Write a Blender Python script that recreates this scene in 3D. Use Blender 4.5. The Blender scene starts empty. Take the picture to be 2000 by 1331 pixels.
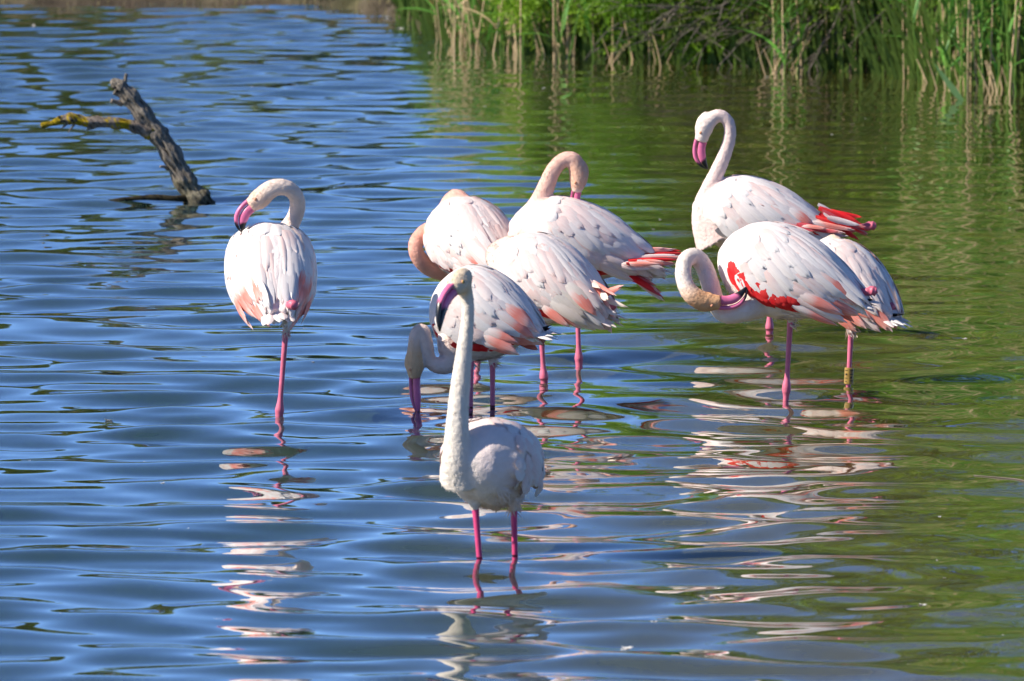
import bpy, math, random
import numpy as np
from mathutils import Vector, Matrix, Quaternion

R = math.radians
random.seed(7)
rng = np.random.default_rng(7)
scene = bpy.context.scene
col = scene.collection

# ------------------------------------------------------------------ camera
CAM_H, FPX, HORIZON = 3.0, 13888.9, -875.0
PITCH = math.atan((665.5 - HORIZON) / FPX)
cd = bpy.data.cameras.new('camera')
cam = bpy.data.objects.new('camera', cd)
col.objects.link(cam)
cam.location = (0, 0, CAM_H)
cam.rotation_euler = (R(90) - PITCH, 0, 0)
cd.sensor_width = 36.0
cd.lens = 250.0
cd.clip_end = 2000
cd.dof.use_dof = True
cd.dof.focus_distance = 25.2
cd.dof.aperture_fstop = 9.0
scene.camera = cam

# ------------------------------------------------------------------ light
SUN_EL, SUN_AZ = R(38), R(15)          # sun from the left, a little behind the camera
sdir = Vector((-math.cos(SUN_AZ) * math.cos(SUN_EL), -math.sin(SUN_AZ) * math.cos(SUN_EL), math.sin(SUN_EL)))
world = bpy.data.worlds.new('World')
scene.world = world
world.use_nodes = True
wn, wl = world.node_tree.nodes, world.node_tree.links
bg = wn['Background']
sky = wn.new('ShaderNodeTexSky')
sky.sky_type = 'NISHITA'
sky.sun_disc = False
sky.sun_elevation = SUN_EL
sky.sun_rotation = math.atan2(sdir.x, sdir.y)
sky.altitude = 0
sky.air_density = 0.40
sky.dust_density = 0.0
sky.ozone_density = 6.5
wl.new(sky.outputs[0], bg.inputs[0])
bg.inputs[1].default_value = 0.14
sl = bpy.data.lights.new('sun', 'SUN')
sl.energy = 5.0
sl.angle = R(0.53)
sl.color = (1.0, 0.92, 0.80)
sun = bpy.data.objects.new('sun', sl)
col.objects.link(sun)
sun.rotation_euler = sdir.to_track_quat('Z', 'Y').to_euler()
sun.location = (-20, -10, 25)
scene.view_settings.view_transform = 'Standard'
scene.view_settings.look = 'None'
scene.view_settings.exposure = 0.6
scene.view_settings.gamma = 1.0
scene.view_settings.use_curve_mapping = False
scene.render.engine = 'CYCLES'
scene.cycles.use_denoising = True
scene.cycles.max_bounces = 6
scene.cycles.sample_clamp_indirect = 6.0

# ------------------------------------------------------------------ photo pixel -> place
FWD = Vector((0, math.cos(PITCH), -math.sin(PITCH)))
UPV = Vector((0, math.sin(PITCH), math.cos(PITCH)))

def ray(u, v):
    return FWD + Vector((1, 0, 0)) * ((u - 1000) / FPX) + UPV * ((665.5 - v) / FPX)

def G(u, v, z=0.0):
    d = ray(u, v)
    t = (z - CAM_H) / d.z
    return Vector((0, 0, CAM_H)) + d * t

def V(u, v, y):
    d = ray(u, v)
    return Vector((0, 0, CAM_H)) + d * (y / d.y)

# ------------------------------------------------------------------ materials
def lin(r, g, b):
    f = lambda c: c / 12.92 if c <= 0.04045 else ((c + 0.055) / 1.055) ** 2.4
    return (f(r / 255), f(g / 255), f(b / 255), 1)

class Mat:
    def __init__(self, name, rough=0.6, spec=0.3):
        self.m = bpy.data.materials.new(name)
        self.m.use_nodes = True
        self.n, self.l = self.m.node_tree.nodes, self.m.node_tree.links
        self.p = self.n['Principled BSDF']
        self.p.inputs['Roughness'].default_value = rough
        self.p.inputs['Specular IOR Level'].default_value = spec
    def add(self, t, **kw):
        n = self.n.new(t)
        for k, v in kw.items():
            if k in n.inputs: n.inputs[k].default_value = v
            else: setattr(n, k, v)
        return n
    def link(self, a, b): self.l.new(a, b)
    def coord(self, which='Object', scale=(1, 1, 1)):
        tc = self.add('ShaderNodeTexCoord')
        mp = self.add('ShaderNodeMapping')
        mp.inputs['Scale'].default_value = scale
        self.link(tc.outputs[which], mp.inputs[0])
        return mp.outputs[0]
    def noise(self, vec, scale, detail=4, rough=0.6):
        n = self.add('ShaderNodeTexNoise')
        n.inputs['Scale'].default_value = scale
        n.inputs['Detail'].default_value = detail
        n.inputs['Roughness'].default_value = rough
        if vec: self.link(vec, n.inputs['Vector'])
        return n.outputs['Fac']
    def ramp(self, fac, stops):
        r = self.add('ShaderNodeValToRGB')
        e = r.color_ramp.elements
        while len(e) < len(stops): e.new(0.5)
        for i, (p, c) in enumerate(stops):
            e[i].position = p
            e[i].color = c if len(c) == 4 else (*c, 1)
        self.link(fac, r.inputs[0])
        return r.outputs[0]
    def mix(self, fac, a, b, mode='MIX'):
        m = self.add('ShaderNodeMix', data_type='RGBA', blend_type=mode)
        for sock, val in ((m.inputs[0], fac), (m.inputs[6], a), (m.inputs[7], b)):
            if hasattr(val, 'links'): self.link(val, sock)
            else: sock.default_value = val
        return m.outputs[2]
    def bump(self, h, strength=0.3, dist=0.005):
        b = self.add('ShaderNodeBump')
        b.inputs['Strength'].default_value = strength
        b.inputs['Distance'].default_value = dist
        self.link(h, b.inputs['Height'])
        self.link(b.outputs[0], self.p.inputs['Normal'])
    def base(self, c):
        if hasattr(c, 'links'): self.link(c, self.p.inputs['Base Color'])
        else: self.p.inputs['Base Color'].default_value = c

def attr_mat(name, rough, spec, nscale, bstrength, bdist, var=0.12, stretch=(1, 1, 1)):
    M = Mat(name, rough, spec)
    at = M.add('ShaderNodeAttribute', attribute_name='Col')
    v = M.coord('Object', stretch)
    n1 = M.noise(v, nscale, 5, 0.65)
    shade = M.ramp(M.noise(v, nscale * 0.25, 3), [(0.3, (1 - var, 1 - var * 1.1, 1 - var * 1.2)), (0.7, (1, 1, 1))])
    M.base(M.mix(1.0, at.outputs['Color'], shade, 'MULTIPLY'))
    M.bump(n1, bstrength, bdist)
    return M.m

plumage = attr_mat('plumage', 0.75, 0.15, 95, 0.55, 0.006, 0.10)
bpy.data.materials['plumage'].node_tree.nodes['Principled BSDF'].inputs['Sheen Weight'].default_value = 0.0
skin = attr_mat('leg_skin', 0.42, 0.4, 140, 0.35, 0.002, 0.2, (1, 1, 0.5))
horn = attr_mat('bill_horn', 0.3, 0.45, 60, 0.12, 0.002, 0.08)

def feather_mat(name, stops, rough=0.62, edge=None):
    M = Mat(name, rough, 0.2)
    tc = M.add('ShaderNodeTexCoord')
    sep = M.add('ShaderNodeSeparateXYZ')
    M.link(tc.outputs['Generated'], sep.inputs[0])
    oi = M.add('ShaderNodeObjectInfo')
    jit = M.add('ShaderNodeMath', operation='MULTIPLY_ADD')
    M.link(oi.outputs['Random'], jit.inputs[0])
    jit.inputs[1].default_value = 0.26
    jit.inputs[2].default_value = -0.13
    nz = M.add('ShaderNodeTexNoise')
    mp = M.add('ShaderNodeMapping')
    mp.inputs['Scale'].default_value = (22, 3, 1)
    M.link(tc.outputs['Generated'], mp.inputs[0])
    vadd = M.add('ShaderNodeVectorMath', operation='ADD')
    M.link(mp.outputs[0], vadd.inputs[0])
    M.link(oi.outputs['Location'], vadd.inputs[1])
    M.link(vadd.outputs[0], nz.inputs['Vector'])
    nz.inputs['Scale'].default_value = 1.0
    nz.inputs['Detail'].default_value = 3
    s1 = M.add('ShaderNodeMath', operation='ADD')
    M.link(sep.outputs['Y'], s1.inputs[0])
    M.link(jit.outputs[0], s1.inputs[1])
    s2 = M.add('ShaderNodeMath', operation='MULTIPLY_ADD')
    M.link(nz.outputs['Fac'], s2.inputs[0])
    s2.inputs[1].default_value = 0.8
    M.link(s1.outputs[0], s2.inputs[2])
    s3 = M.add('ShaderNodeMath', operation='SUBTRACT')
    M.link(s2.outputs[0], s3.inputs[0])
    s3.inputs[1].default_value = 0.40
    c = M.ramp(s3.outputs[0], stops)
    streak = M.ramp(nz.outputs['Fac'], [(0.3, (0.92, 0.90, 0.89)), (0.6, (1, 1, 1))])
    M.base(M.mix(1.0, c, streak, 'MULTIPLY'))
    # barbs running obliquely from the shaft
    w = M.add('ShaderNodeTexWave')
    mp2 = M.add('ShaderNodeMapping')
    mp2.inputs['Scale'].default_value = (6, 30, 1)
    ab = M.add('ShaderNodeVectorMath', operation='SUBTRACT')
    M.link(tc.outputs['Generated'], ab.inputs[0])
    ab.inputs[1].default_value = (0.5, 0, 0)
    ab2 = M.add('ShaderNodeVectorMath', operation='ABSOLUTE')
    M.link(ab.outputs[0], ab2.inputs[0])
    M.link(ab2.outputs[0], mp2.inputs[0])
    M.link(mp2.outputs[0], w.inputs['Vector'])
    w.wave_type = 'BANDS'; w.bands_direction = 'DIAGONAL'
    w.inputs['Scale'].default_value = 1.0
    w.inputs['Distortion'].default_value = 3.0
    M.bump(w.outputs['Fac'], 0.35, 0.0015)
    if name != 'feather_black':
        t = M.add('ShaderNodeBsdfTranslucent')
        M.link(M.p.inputs['Base Color'].links[0].from_socket, t.inputs['Color'])
        mx = M.add('ShaderNodeMixShader')
        mx.inputs[0].default_value = 0.06
        M.link(M.p.outputs[0], mx.inputs[1]); M.link(t.outputs[0], mx.inputs[2])
        M.link(mx.outputs[0], M.n['Material Output'].inputs['Surface'])
    return M.m

WHITE = (0.86, 0.83, 0.82)
FM = {
    'white': feather_mat('feather_white', [(0, (0.87, 0.79, 0.76)), (0.7, (0.87, 0.82, 0.79)), (1, (0.89, 0.85, 0.82))]),
    'blush': feather_mat('feather_blush', [(0, (0.88, 0.66, 0.61)), (0.5, (0.88, 0.74, 0.70)), (0.8, (0.88, 0.79, 0.755)), (1, (0.87, 0.62, 0.57))]),
    'coral': feather_mat('feather_coral', [(0, (0.88, 0.80, 0.77)), (0.2, (0.88, 0.66, 0.60)), (0.42, (0.92, 0.27, 0.21)), (0.75, (0.92, 0.36, 0.30)), (1, (0.90, 0.66, 0.61))]),
    'red': feather_mat('feather_red', [(0, (0.84, 0.05, 0.05)), (0.5, (0.82, 0.010, 0.018)), (1, (0.86, 0.05, 0.05))]),
    'crimson': feather_mat('feather_crimson', [(0, (0.70, 0.10, 0.12)), (0.5, (0.62, 0.04, 0.07)), (1, (0.72, 0.22, 0.22))]),
    'black': feather_mat('feather_black', [(0, (0.012, 0.012, 0.014)), (1, (0.02, 0.02, 0.022))]),
    'cream': feather_mat('feather_cream', [(0, (0.86, 0.80, 0.74)), (0.6, (0.84, 0.72, 0.62)), (1, (0.80, 0.70, 0.58))]),
}

# ------------------------------------------------------------------ mesh helpers
def mesh_obj(name, verts, faces, mats, parent=None, smooth=True, colors=None, midx=None):
    me = bpy.data.meshes.new(name)
    me.from_pydata([tuple(v) for v in verts], [], faces)
    for m in (mats if isinstance(mats, (list, tuple)) else [mats]): me.materials.append(m)
    if smooth: me.polygons.foreach_set('use_smooth', np.ones(len(me.polygons), bool))
    if midx is not None: me.polygons.foreach_set('material_index', np.asarray(midx, np.int32))
    if colors is not None:
        a = me.color_attributes.new('Col', 'FLOAT_COLOR', 'POINT')
        c = np.ones((len(verts), 4), np.float32)
        c[:, :3] = np.asarray(colors)[:, :3]
        a.data.foreach_set('color', c.ravel())
    me.update()
    o = bpy.data.objects.new(name, me)
    col.objects.link(o)
    if parent is not None:
        o.parent = parent
        o.location = -parent.location
    return o

def tag(o, label=None, cat=None, group=None, kind=None):
    if label: o['label'] = label
    if cat: o['category'] = cat
    if group: o['group'] = group
    if kind: o['kind'] = kind
    return o

def empty(name, loc):
    o = bpy.data.objects.new(name, None)
    o.empty_display_size = 0.1
    col.objects.link(o)
    o.location = loc
    return o

def spline(pts, n):
    """Catmull-Rom through rows of any width, n samples"""
    P = np.array(pts, float)
    P = np.vstack([2 * P[0] - P[1], P, 2 * P[-1] - P[-2]])
    out = []
    m = len(P) - 3
    for k in range(n):
        s = k / (n - 1) * m
        i = min(int(s), m - 1)
        t = s - i
        a, b, c, d = P[i], P[i + 1], P[i + 2], P[i + 3]
        out.append(0.5 * ((2 * b) + (c - a) * t + (2 * a - 5 * b + 4 * c - d) * t * t + (3 * b - a - 3 * c + d) * t ** 3))
    return np.array(out)

def tube(pts, radii, sides=12, jitter=None, cap=True):
    """verts, faces of a tube along pts"""
    P = np.array(pts, float)
    n = len(P)
    T = np.gradient(P, axis=0)
    T /= np.linalg.norm(T, axis=1)[:, None] + 1e-12
    ref = np.array([0.0, 0.0, 1.0]) if abs(T[0][2]) < 0.9 else np.array([0.0, 1.0, 0.0])
    nrm = np.cross(T[0], ref); nrm /= np.linalg.norm(nrm)
    verts, faces = [], []
    for i in range(n):
        nrm = nrm - T[i] * np.dot(nrm, T[i])
        nrm /= np.linalg.norm(nrm) + 1e-12
        bi = np.cross(T[i], nrm)
        for k in range(sides):
            a = 2 * math.pi * k / sides
            r = radii[i] if np.isscalar(radii[i]) else radii[i][k]
            if jitter is not None: r = r * jitter(i, k)
            verts.append(P[i] + r * (math.cos(a) * nrm + math.sin(a) * bi))
    for i in range(n - 1):
        for k in range(sides):
            k2 = (k + 1) % sides
            faces.append((i * sides + k, i * sides + k2, (i + 1) * sides + k2, (i + 1) * sides + k))
    if cap:
        verts.append(P[0]); verts.append(P[-1])
        a, b = len(verts) - 2, len(verts) - 1
        for k in range(sides):
            k2 = (k + 1) % sides
            faces.append((a, k2, k))
            faces.append((b, (n - 1) * sides + k, (n - 1) * sides + k2))
    return verts, faces

def merge(*parts):
    V_, F_ = [], []
    for v, f in parts:
        o = len(V_)
        V_ += list(v)
        F_ += [tuple(i + o for i in q) for q in f]
    return V_, F_

def ellipsoid(c, ax, nu=16, nv=10):
    """ax: three world axes already scaled"""
    v, f = [], []
    for j in range(nv + 1):
        b = math.pi * j / nv - math.pi / 2
        for i in range(nu):
            a = 2 * math.pi * i / nu
            v.append(np.array(c) + ax[0] * math.sin(b) + ax[1] * math.cos(b) * math.cos(a) + ax[2] * math.cos(b) * math.sin(a))
    for j in range(nv):
        for i in range(nu):
            i2 = (i + 1) % nu
            f.append((j * nu + i, j * nu + i2, (j + 1) * nu + i2, (j + 1) * nu + i))
    return v, f

# ------------------------------------------------------------------ the setting: shore, ground, water
SHORE_PX = [(-900, 10), (0, 12), (300, 13), (560, 15), (690, 24), (780, 46), (850, 80), (960, 98), (1100, 108), (1250, 116),
            (1400, 127), (1550, 137), (1700, 146), (1850, 163), (2000, 171), (2300, 195), (2900, 280)]
SH = [G(u, v) for u, v in SHORE_PX]
SHX = np.array([p.x for p in SH]); SHY = np.array([p.y for p in SH])
def shore_y(x): return np.interp(x, SHX, SHY)

def vnoise(x, y, seed=0):
    """smooth value noise, vectorised"""
    xi, yi = np.floor(x).astype(int), np.floor(y).astype(int)
    fx, fy = x - xi, y - yi
    fx, fy = fx * fx * (3 - 2 * fx), fy * fy * (3 - 2 * fy)
    def h(a, b):
        n = (a * 374761393 + b * 668265263 + seed * 974711) & 0x7fffffff
        n = (n ^ (n >> 13)) * 1274126177 & 0x7fffffff
        return ((n ^ (n >> 16)) & 0xffff) / 65535.0
    return (h(xi, yi) * (1 - fx) + h(xi + 1, yi) * fx) * (1 - fy) + (h(xi, yi + 1) * (1 - fx) + h(xi + 1, yi + 1) * fx) * fy

def ground_h(x, y):
    d = y - shore_y(x)
    far = np.clip(d / 0.8 + 0.35, 0, 1)
    h = -0.42 + 0.50 * far * far * (3 - 2 * far) + np.clip(d, 0, 40) * 0.012
    h += np.where(d > -0.5, (vnoise(x * 3, y * 3, 3) - 0.5) * 0.10 + (vnoise(x * 11, y * 11, 4) - 0.5) * 0.035, 0)
    near = np.clip((6.0 - y) / 5.0, 0, 1)
    h = np.maximum(h, -0.42 + 1.85 * near)
    return h

def axis(parts):
    return np.unique(np.concatenate([np.linspace(a, b, n) for a, b, n in parts]).round(5))

def grid_obj(name, xs, ys, hfun, mat):
    X, Y = np.meshgrid(xs, ys)
    Z = hfun(X, Y)
    verts = np.stack([X.ravel(), Y.ravel(), Z.ravel()], 1).astype(np.float32)
    nx, ny = len(xs), len(ys)
    i = np.arange(nx * ny).reshape(ny, nx)
    quads = np.stack([i[:-1, :-1], i[:-1, 1:], i[1:, 1:], i[1:, :-1]], -1).reshape(-1, 4)
    me = bpy.data.meshes.new(name)
    me.vertices.add(len(verts)); me.vertices.foreach_set('co', verts.ravel())
    me.loops.add(quads.size); me.loops.foreach_set('vertex_index', quads.ravel().astype(np.int32))
    me.polygons.add(len(quads))
    me.polygons.foreach_set('loop_start', np.arange(0, quads.size, 4, dtype=np.int32))
    me.polygons.foreach_set('use_smooth', np.ones(len(quads), bool))
    me.update(calc_edges=True)
    me.validate()
    me.materials.append(mat)
    o = bpy.data.objects.new(name, me)
    col.objects.link(o)
    return o

M = Mat('mud', 0.85, 0.2)
v = M.coord('Object')
c1 = M.ramp(M.noise(v, 3.0, 6), [(0.3, (0.030, 0.022, 0.015)), (0.5, (0.085, 0.065, 0.045)), (0.7, (0.16, 0.125, 0.085))])
c2 = M.ramp(M.noise(v, 0.6, 3), [(0.45, (1, 1, 1)), (0.7, (0.55, 0.75, 0.35))])
M.base(M.mix(1.0, c1, c2, 'MULTIPLY'))
M.bump(M.noise(v, 30, 6), 0.8, 0.03)
mud = M.m
ground = grid_obj('ground', axis([(-400, -12, 14), (-12, 12, 140), (12, 400, 14)]),
                  axis([(-60, 0, 6), (0, 8, 16), (8, 34, 8), (34, 52, 150), (52, 100, 30), (100, 600, 10)]), ground_h, mud)
tag(ground, kind='structure')

# water: a sum of many wave trains, mostly running along the view, calmer by the reeds
NW = 60
lam = np.exp(np.where(rng.random(NW) < 0.72, rng.normal(math.log(0.50), 0.22, NW), rng.uniform(math.log(0.15), math.log(0.36), NW)))
ang = rng.normal(0, 0.47, NW) + np.where(rng.random(NW) < 0.3, math.pi, 0)
ph = rng.uniform(0, 2 * math.pi, NW)
k = 2 * math.pi / lam
slope_amp = np.where(lam < 0.27, 0.72, 1.0) * rng.uniform(0.6, 1.3, NW)
RMS_SLOPE = 0.076
slope_amp *= RMS_SLOPE / math.sqrt((slope_amp ** 2).sum() / 2)
amp = slope_amp / k

RIPPLES = []          # (x, y, strength) filled below from the birds' feet
def wave_h(X, Y):
    Z = np.zeros_like(X)
    wx = X + 0.25 * (vnoise(X * 0.7, Y * 0.5, 11) - 0.5)
    wy = Y + 0.30 * (vnoise(X * 0.6 + 9, Y * 0.6, 12) - 0.5)
    for i in range(NW):
        Z += amp[i] * np.sin(k[i] * (math.sin(ang[i]) * wx + math.cos(ang[i]) * wy) + ph[i])
    d = shore_y(X) - Y
    calm = 0.30 + 0.70 * np.clip(d / 12.5 - 0.05, 0, 1)
    left = np.clip((0.9 - X) / 2.2, 0, 1)
    far = np.clip((Y - 28) / 14, 0, 1)
    a = np.maximum(calm, left * (0.95 - 0.15 * far))
    rt = np.clip((X - 0.5) / 1.2, 0, 1)
    a *= 1 - 0.38 * rt * rt * (3 - 2 * rt)
    a *= 0.75 + 0.5 * vnoise(X * 0.45 + 3, Y * 0.2, 21)
    a *= np.clip((6.0 - np.abs(X)) / 1.5, 0, 1) * np.clip((Y - 13.0) / 2.0, 0, 1)
    Z = Z * a
    for rx, ry, s in RIPPLES:
        r = np.hypot(X - rx, Y - ry)
        Z += s * 0.0030 * np.cos(2 * math.pi * r / 0.075) * np.exp(-r / 0.14) * np.clip(r / 0.03, 0, 1)
    return Z

M = Mat('lake_water', 0.0, 0.5)
M.p.inputs['IOR'].default_value = 1.333
v = M.coord('Object')
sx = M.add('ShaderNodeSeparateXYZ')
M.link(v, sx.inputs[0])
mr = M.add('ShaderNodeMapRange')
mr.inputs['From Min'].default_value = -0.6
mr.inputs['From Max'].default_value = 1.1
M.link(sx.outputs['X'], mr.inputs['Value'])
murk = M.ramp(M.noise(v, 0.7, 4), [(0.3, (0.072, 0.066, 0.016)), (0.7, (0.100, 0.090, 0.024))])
teal = M.ramp(M.noise(v, 0.5, 4), [(0.3, (0.016, 0.042, 0.036)), (0.7, (0.028, 0.056, 0.046))])
M.base(M.mix(mr.outputs[0], teal, murk))  # water base colour: dark teal at the left, olive towards the right
v2 = M.coord('Object', (1, 2.2, 1))
M.bump(M.noise(v2, 7, 3, 0.5), 0.03, 0.01)
M.p.inputs['Coat Weight'].default_value = 1.0
M.p.inputs['Coat Roughness'].default_value = 0.0
M.p.inputs['Coat IOR'].default_value = 1.333
M.p.inputs['Subsurface Weight'].default_value = 1.0
M.p.inputs['Subsurface Radius'].default_value = (1.0, 0.9, 0.5)
M.p.inputs['Subsurface Scale'].default_value = 0.07
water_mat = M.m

# ------------------------------------------------------------------ feathers (shared meshes)
def feather_mesh(name, mat, curl, sweep, tip, seed):
    r = random.Random(seed)
    rows = [0.0, 0.18, 0.42, 0.66, 0.84, 0.95, 1.0]
    wid = {'round': [0.5, 0.8, 1.0, 0.98, 0.78, 0.45, 0.1], 'point': [0.5, 0.85, 1.0, 0.85, 0.52, 0.24, 0.03],
           'ragged': [0.5, 0.85, 1.0, 0.92, 0.7, 0.5, 0.28]}[tip]
    v, f = [], []
    for i, s in enumerate(rows):
        cx = sweep * s * s
        for jx in (-1, -0.5, 0, 0.5, 1):
            w = wid[i] * 0.5
            sy = s - (0.05 * abs(jx) * (s > 0.1)) + (r.uniform(-0.035, 0.035) if tip == 'ragged' and s > 0.6 else 0)
            z = 4 * curl * s * (1 - s) - 0.05 * (jx * wid[i]) ** 2 + (0.006 if jx == 0 else 0)
            v.append((cx + jx * w, sy, z * 1.0))
    for i in range(len(rows) - 1):
        for j in range(4):
            a = i * 5 + j
            f.append((a, a + 1, a + 6, a + 5))
    me = bpy.data.meshes.new(name)
    me.from_pydata(v, [], f)
    me.polygons.foreach_set('use_smooth', np.ones(len(f), bool))
    me.materials.append(mat)
    me.update()
    return me

FMESH = {}
ARCH = (0.0, 0.03, 0.06, 0.09, 0.125, 0.17)
for mn, mt in FM.items():
    for ti in ('round', 'point', 'ragged'):
        for ci, cu in enumerate(ARCH):
            FMESH[mn, ti, ci] = feather_mesh('feather', mt, cu, random.uniform(-0.1, 0.1), ti, hash((len(mn), ti[0] == 'p', ci)) % 999)

# ------------------------------------------------------------------ flamingo builder
#         x      top    bottom  halfwidth
PROFILE = np.array([
    [-0.50, 0.015, -0.035, 0.035], [-0.45, 0.085, -0.075, 0.11], [-0.38, 0.18, -0.16, 0.21], [-0.28, 0.29, -0.28, 0.32],
    [-0.15, 0.40, -0.41, 0.43], [0.0, 0.475, -0.49, 0.49], [0.13, 0.50, -0.50, 0.50], [0.25, 0.47, -0.46, 0.475],
    [0.35, 0.39, -0.38, 0.41], [0.43, 0.26, -0.26, 0.30], [0.48, 0.12, -0.13, 0.15], [0.50, 0.02, -0.03, 0.03]])

def prof(x):
    return [np.interp(x, PROFILE[:, 0], PROFILE[:, i]) for i in (1, 2, 3)]

def surf(x, th):
    t, b, w = prof(x)
    zc, h = (t + b) / 2, (t - b) / 2
    ct, st = math.cos(th), math.sin(th)
    return np.array([x, w * math.copysign(abs(ct) ** 0.9, ct), zc + h * math.copysign(abs(st) ** 0.9, st)])

def smooth01(t):
    t = min(1.0, max(0.0, t))
    return t * t * (3 - 2 * t)

WING_T = 0.022
def wing_off(x, th, low):
    """how far the folded wing stands proud of the body (m)"""
    a = math.degrees(math.asin(max(-1, min(1, math.sin(th)))))      # height angle on either flank
    if a < low: return 0.0
    return WING_T * smooth01((74 - a) / 55) * smooth01((0.37 - x) / 0.14)

def wing_low(x): return -26 + 14 * smooth01((x - 0.1) / 0.25)

def surf_n(M4, x, th):
    e = 0.02
    p = M4 @ Vector(surf(x, th))
    tx = M4 @ Vector(surf(max(-0.495, x - e), th)) - p
    tt = M4 @ Vector(surf(x, th + e)) - p
    n = tx.cross(tt)
    if n.length < 1e-9: n = p - M4.translation
    n.normalize()
    if n.dot(p - M4.translation) < 0: n = -n
    return p, tx, tt, n

def wsurf(M4, x, th):
    p, tx, tt, n = surf_n(M4, x, th)
    return p + n * wing_off(x, th, wing_low(x) - 3)

def torso_mesh(M4):
    xs = np.concatenate([[-0.5], np.linspace(-0.47, 0.47, 26), [0.5]])
    v, f = [], []
    ns = 80
    for x in xs:
        for j in range(ns):
            p, _, _, n = surf_n(M4, x, 2 * math.pi * j / ns)
            v.append(np.array(p + n * wing_off(x, 2 * math.pi * j / ns, wing_low(x))))
    for i in range(len(xs) - 1):
        for j in range(ns):
            j2 = (j + 1) % ns
            f.append((i * ns + j, (i + 1) * ns + j, (i + 1) * ns + j2, i * ns + j2))
    f.append(tuple(range(ns)))
    f.append(tuple(reversed(range((len(xs) - 1) * ns, len(xs) * ns))))
    return v, f

def bill_meshes(B, C, T, depth, width, tipblack, pink, lat_hint):
    B, C, T = (np.array(p) for p in (B, C, T))
    lat = np.cross(C - B, T - C)
    if np.linalg.norm(lat) < 1e-7 or lat_hint is not None: 
        l2 = np.array(lat_hint if lat_hint is not None else (0, 1, 0), float)
        lat = l2
    lat /= np.linalg.norm(lat)
    n = 22
    up, lo = ([], []), ([], [])
    cu, cl = [], []
    S = np.linspace(0, 1, n)
    pth = np.array([(1 - s) ** 2 * B + 2 * s * (1 - s) * C + s * s * T for s in S])
    tan = np.gradient(pth, axis=0)
    tan /= np.linalg.norm(tan, axis=1)[:, None]
    dep = np.interp(S, [0, 0.15, 0.5, 0.75, 0.92, 1], [1.0, 0.98, 0.98, 0.72, 0.34, 0.06]) * depth
    wd = np.interp(S, [0, 0.3, 0.6, 0.85, 1], [1.0, 0.82, 0.72, 0.5, 0.12]) * width
    ns = 12
    black = np.array([0.010, 0.010, 0.012])
    pink = np.array(pink)
    for i in range(n):
        lt = lat - tan[i] * np.dot(lat, tan[i]); lt /= np.linalg.norm(lt)
        convex = np.cross(tan[i], lt)
        # make 'convex' point away from the bend's inside
        if np.dot(convex, (B + T) / 2 - C) > 0: convex = -convex
        split = 0.18                      # gape line sits towards the convex side
        top, mid, bot = 0.5, split, -0.5
        for (lst, cc, a0, a1, ww) in ((up[0], cu, mid + 0.012, top, 0.82), (lo[0], cl, mid - 0.03, bot, 1.0)):
            cz = (a0 + a1) / 2; hz = abs(a0 - a1) / 2
            for j in range(ns):
                a = 2 * math.pi * j / ns
                ca, sa = math.cos(a), math.sin(a)
                q = pth[i] + convex * dep[i] * (cz + hz * math.copysign(abs(sa) ** 0.75, sa)) + lt * wd[i] * 0.5 * ww * math.copysign(abs(ca) ** 0.75, ca)
                lst.append(q)
                e = S[i] - tipblack + 0.05 * sa * (1 if a1 > a0 else -1) + 0.02 * math.sin(j * 2.1)
                kk = min(1, max(0, e / 0.05 + 0.5))
                pc = pink * (1.0 if a1 < a0 else 1.0)
                pc = pc * (0.85 + 0.15 * S[i]) if S[i] < 0.2 else pc
                cc.append(pc * (1 - kk) + black * kk)
    for part in (up, lo):
        for i in range(n - 1):
            for j in range(ns):
                j2 = (j + 1) % ns
                part[1].append((i * ns + j, i * ns + j2, (i + 1) * ns + j2, (i + 1) * ns + j))
        part[1].append(tuple(range(ns)))
        part[1].append(tuple(range((n - 1) * ns, n * ns)))
    return up, cu, lo, cl

BIRDS = []

def flamingo(**s):
    BIRDS.append(s)

# pose numbers: photo pixels (u, v) plus metres behind the bird's standing point; radii in cm
flamingo(label='flamingo turned away on one leg, alone beside the driftwood, head bent back over its shoulder',
    foot=(545, 815), body=(531, 541, -0.02), yaw=97, pitch=22, tlen=0.72, size=(0.50, 0.272, 0.315),
    neck=[(540, 520, .12, 5), (556, 460, .15, 3.6), (572, 432, .13, 2.9), (581, 407, .10, 2.75), (578, 384, .07, 2.7), (563, 369, .05, 2.75), (541, 366, .04, 3.0), (522, 375, .04, 3.3)],
    head=(508, 388, .04), bill=[(489, 402, .03), (460, 424, .02), (475, 456, .02)], bd=5.2,
    legs=[((561, 610, 0), (545, 815))], joint=0.02, knob=(573, 596, -.30), neckcol=(0.86, 0.71, 0.61), headcol=(0.85, 0.64, 0.51),
    coral=1.0, redrow=0.35)

flamingo(blush=0.75, label='flamingo with strongly pink looped neck and head tucked behind its back, rearmost of the cluster',
    foot=(932, 702), body=(928, 476, 0.02), yaw=128, pitch=20, size=(0.47, 0.265, 0.30),
    neck=[(890, 505, .16, 6), (872, 526, .14, 4.4), (842, 524, .10, 3.4), (818, 504, .07, 3.0), (812, 477, .07, 2.8), (826, 455, .11, 2.7), (848, 440, .16, 2.7), (870, 408, .18, 3.0), (884, 391, .15, 3.3)],
    head=(899, 391, .11), bill=[(920, 405, .09), (938, 410, .08), (945, 422, .08)], bd=3.6,
    legs=[((932, 590, 0), (932, 702))], joint=0.02, knob=None, neckcol=(0.82, 0.43, 0.33), headcol=(0.82, 0.45, 0.36), coral=0.35, redrow=0.3)

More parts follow.
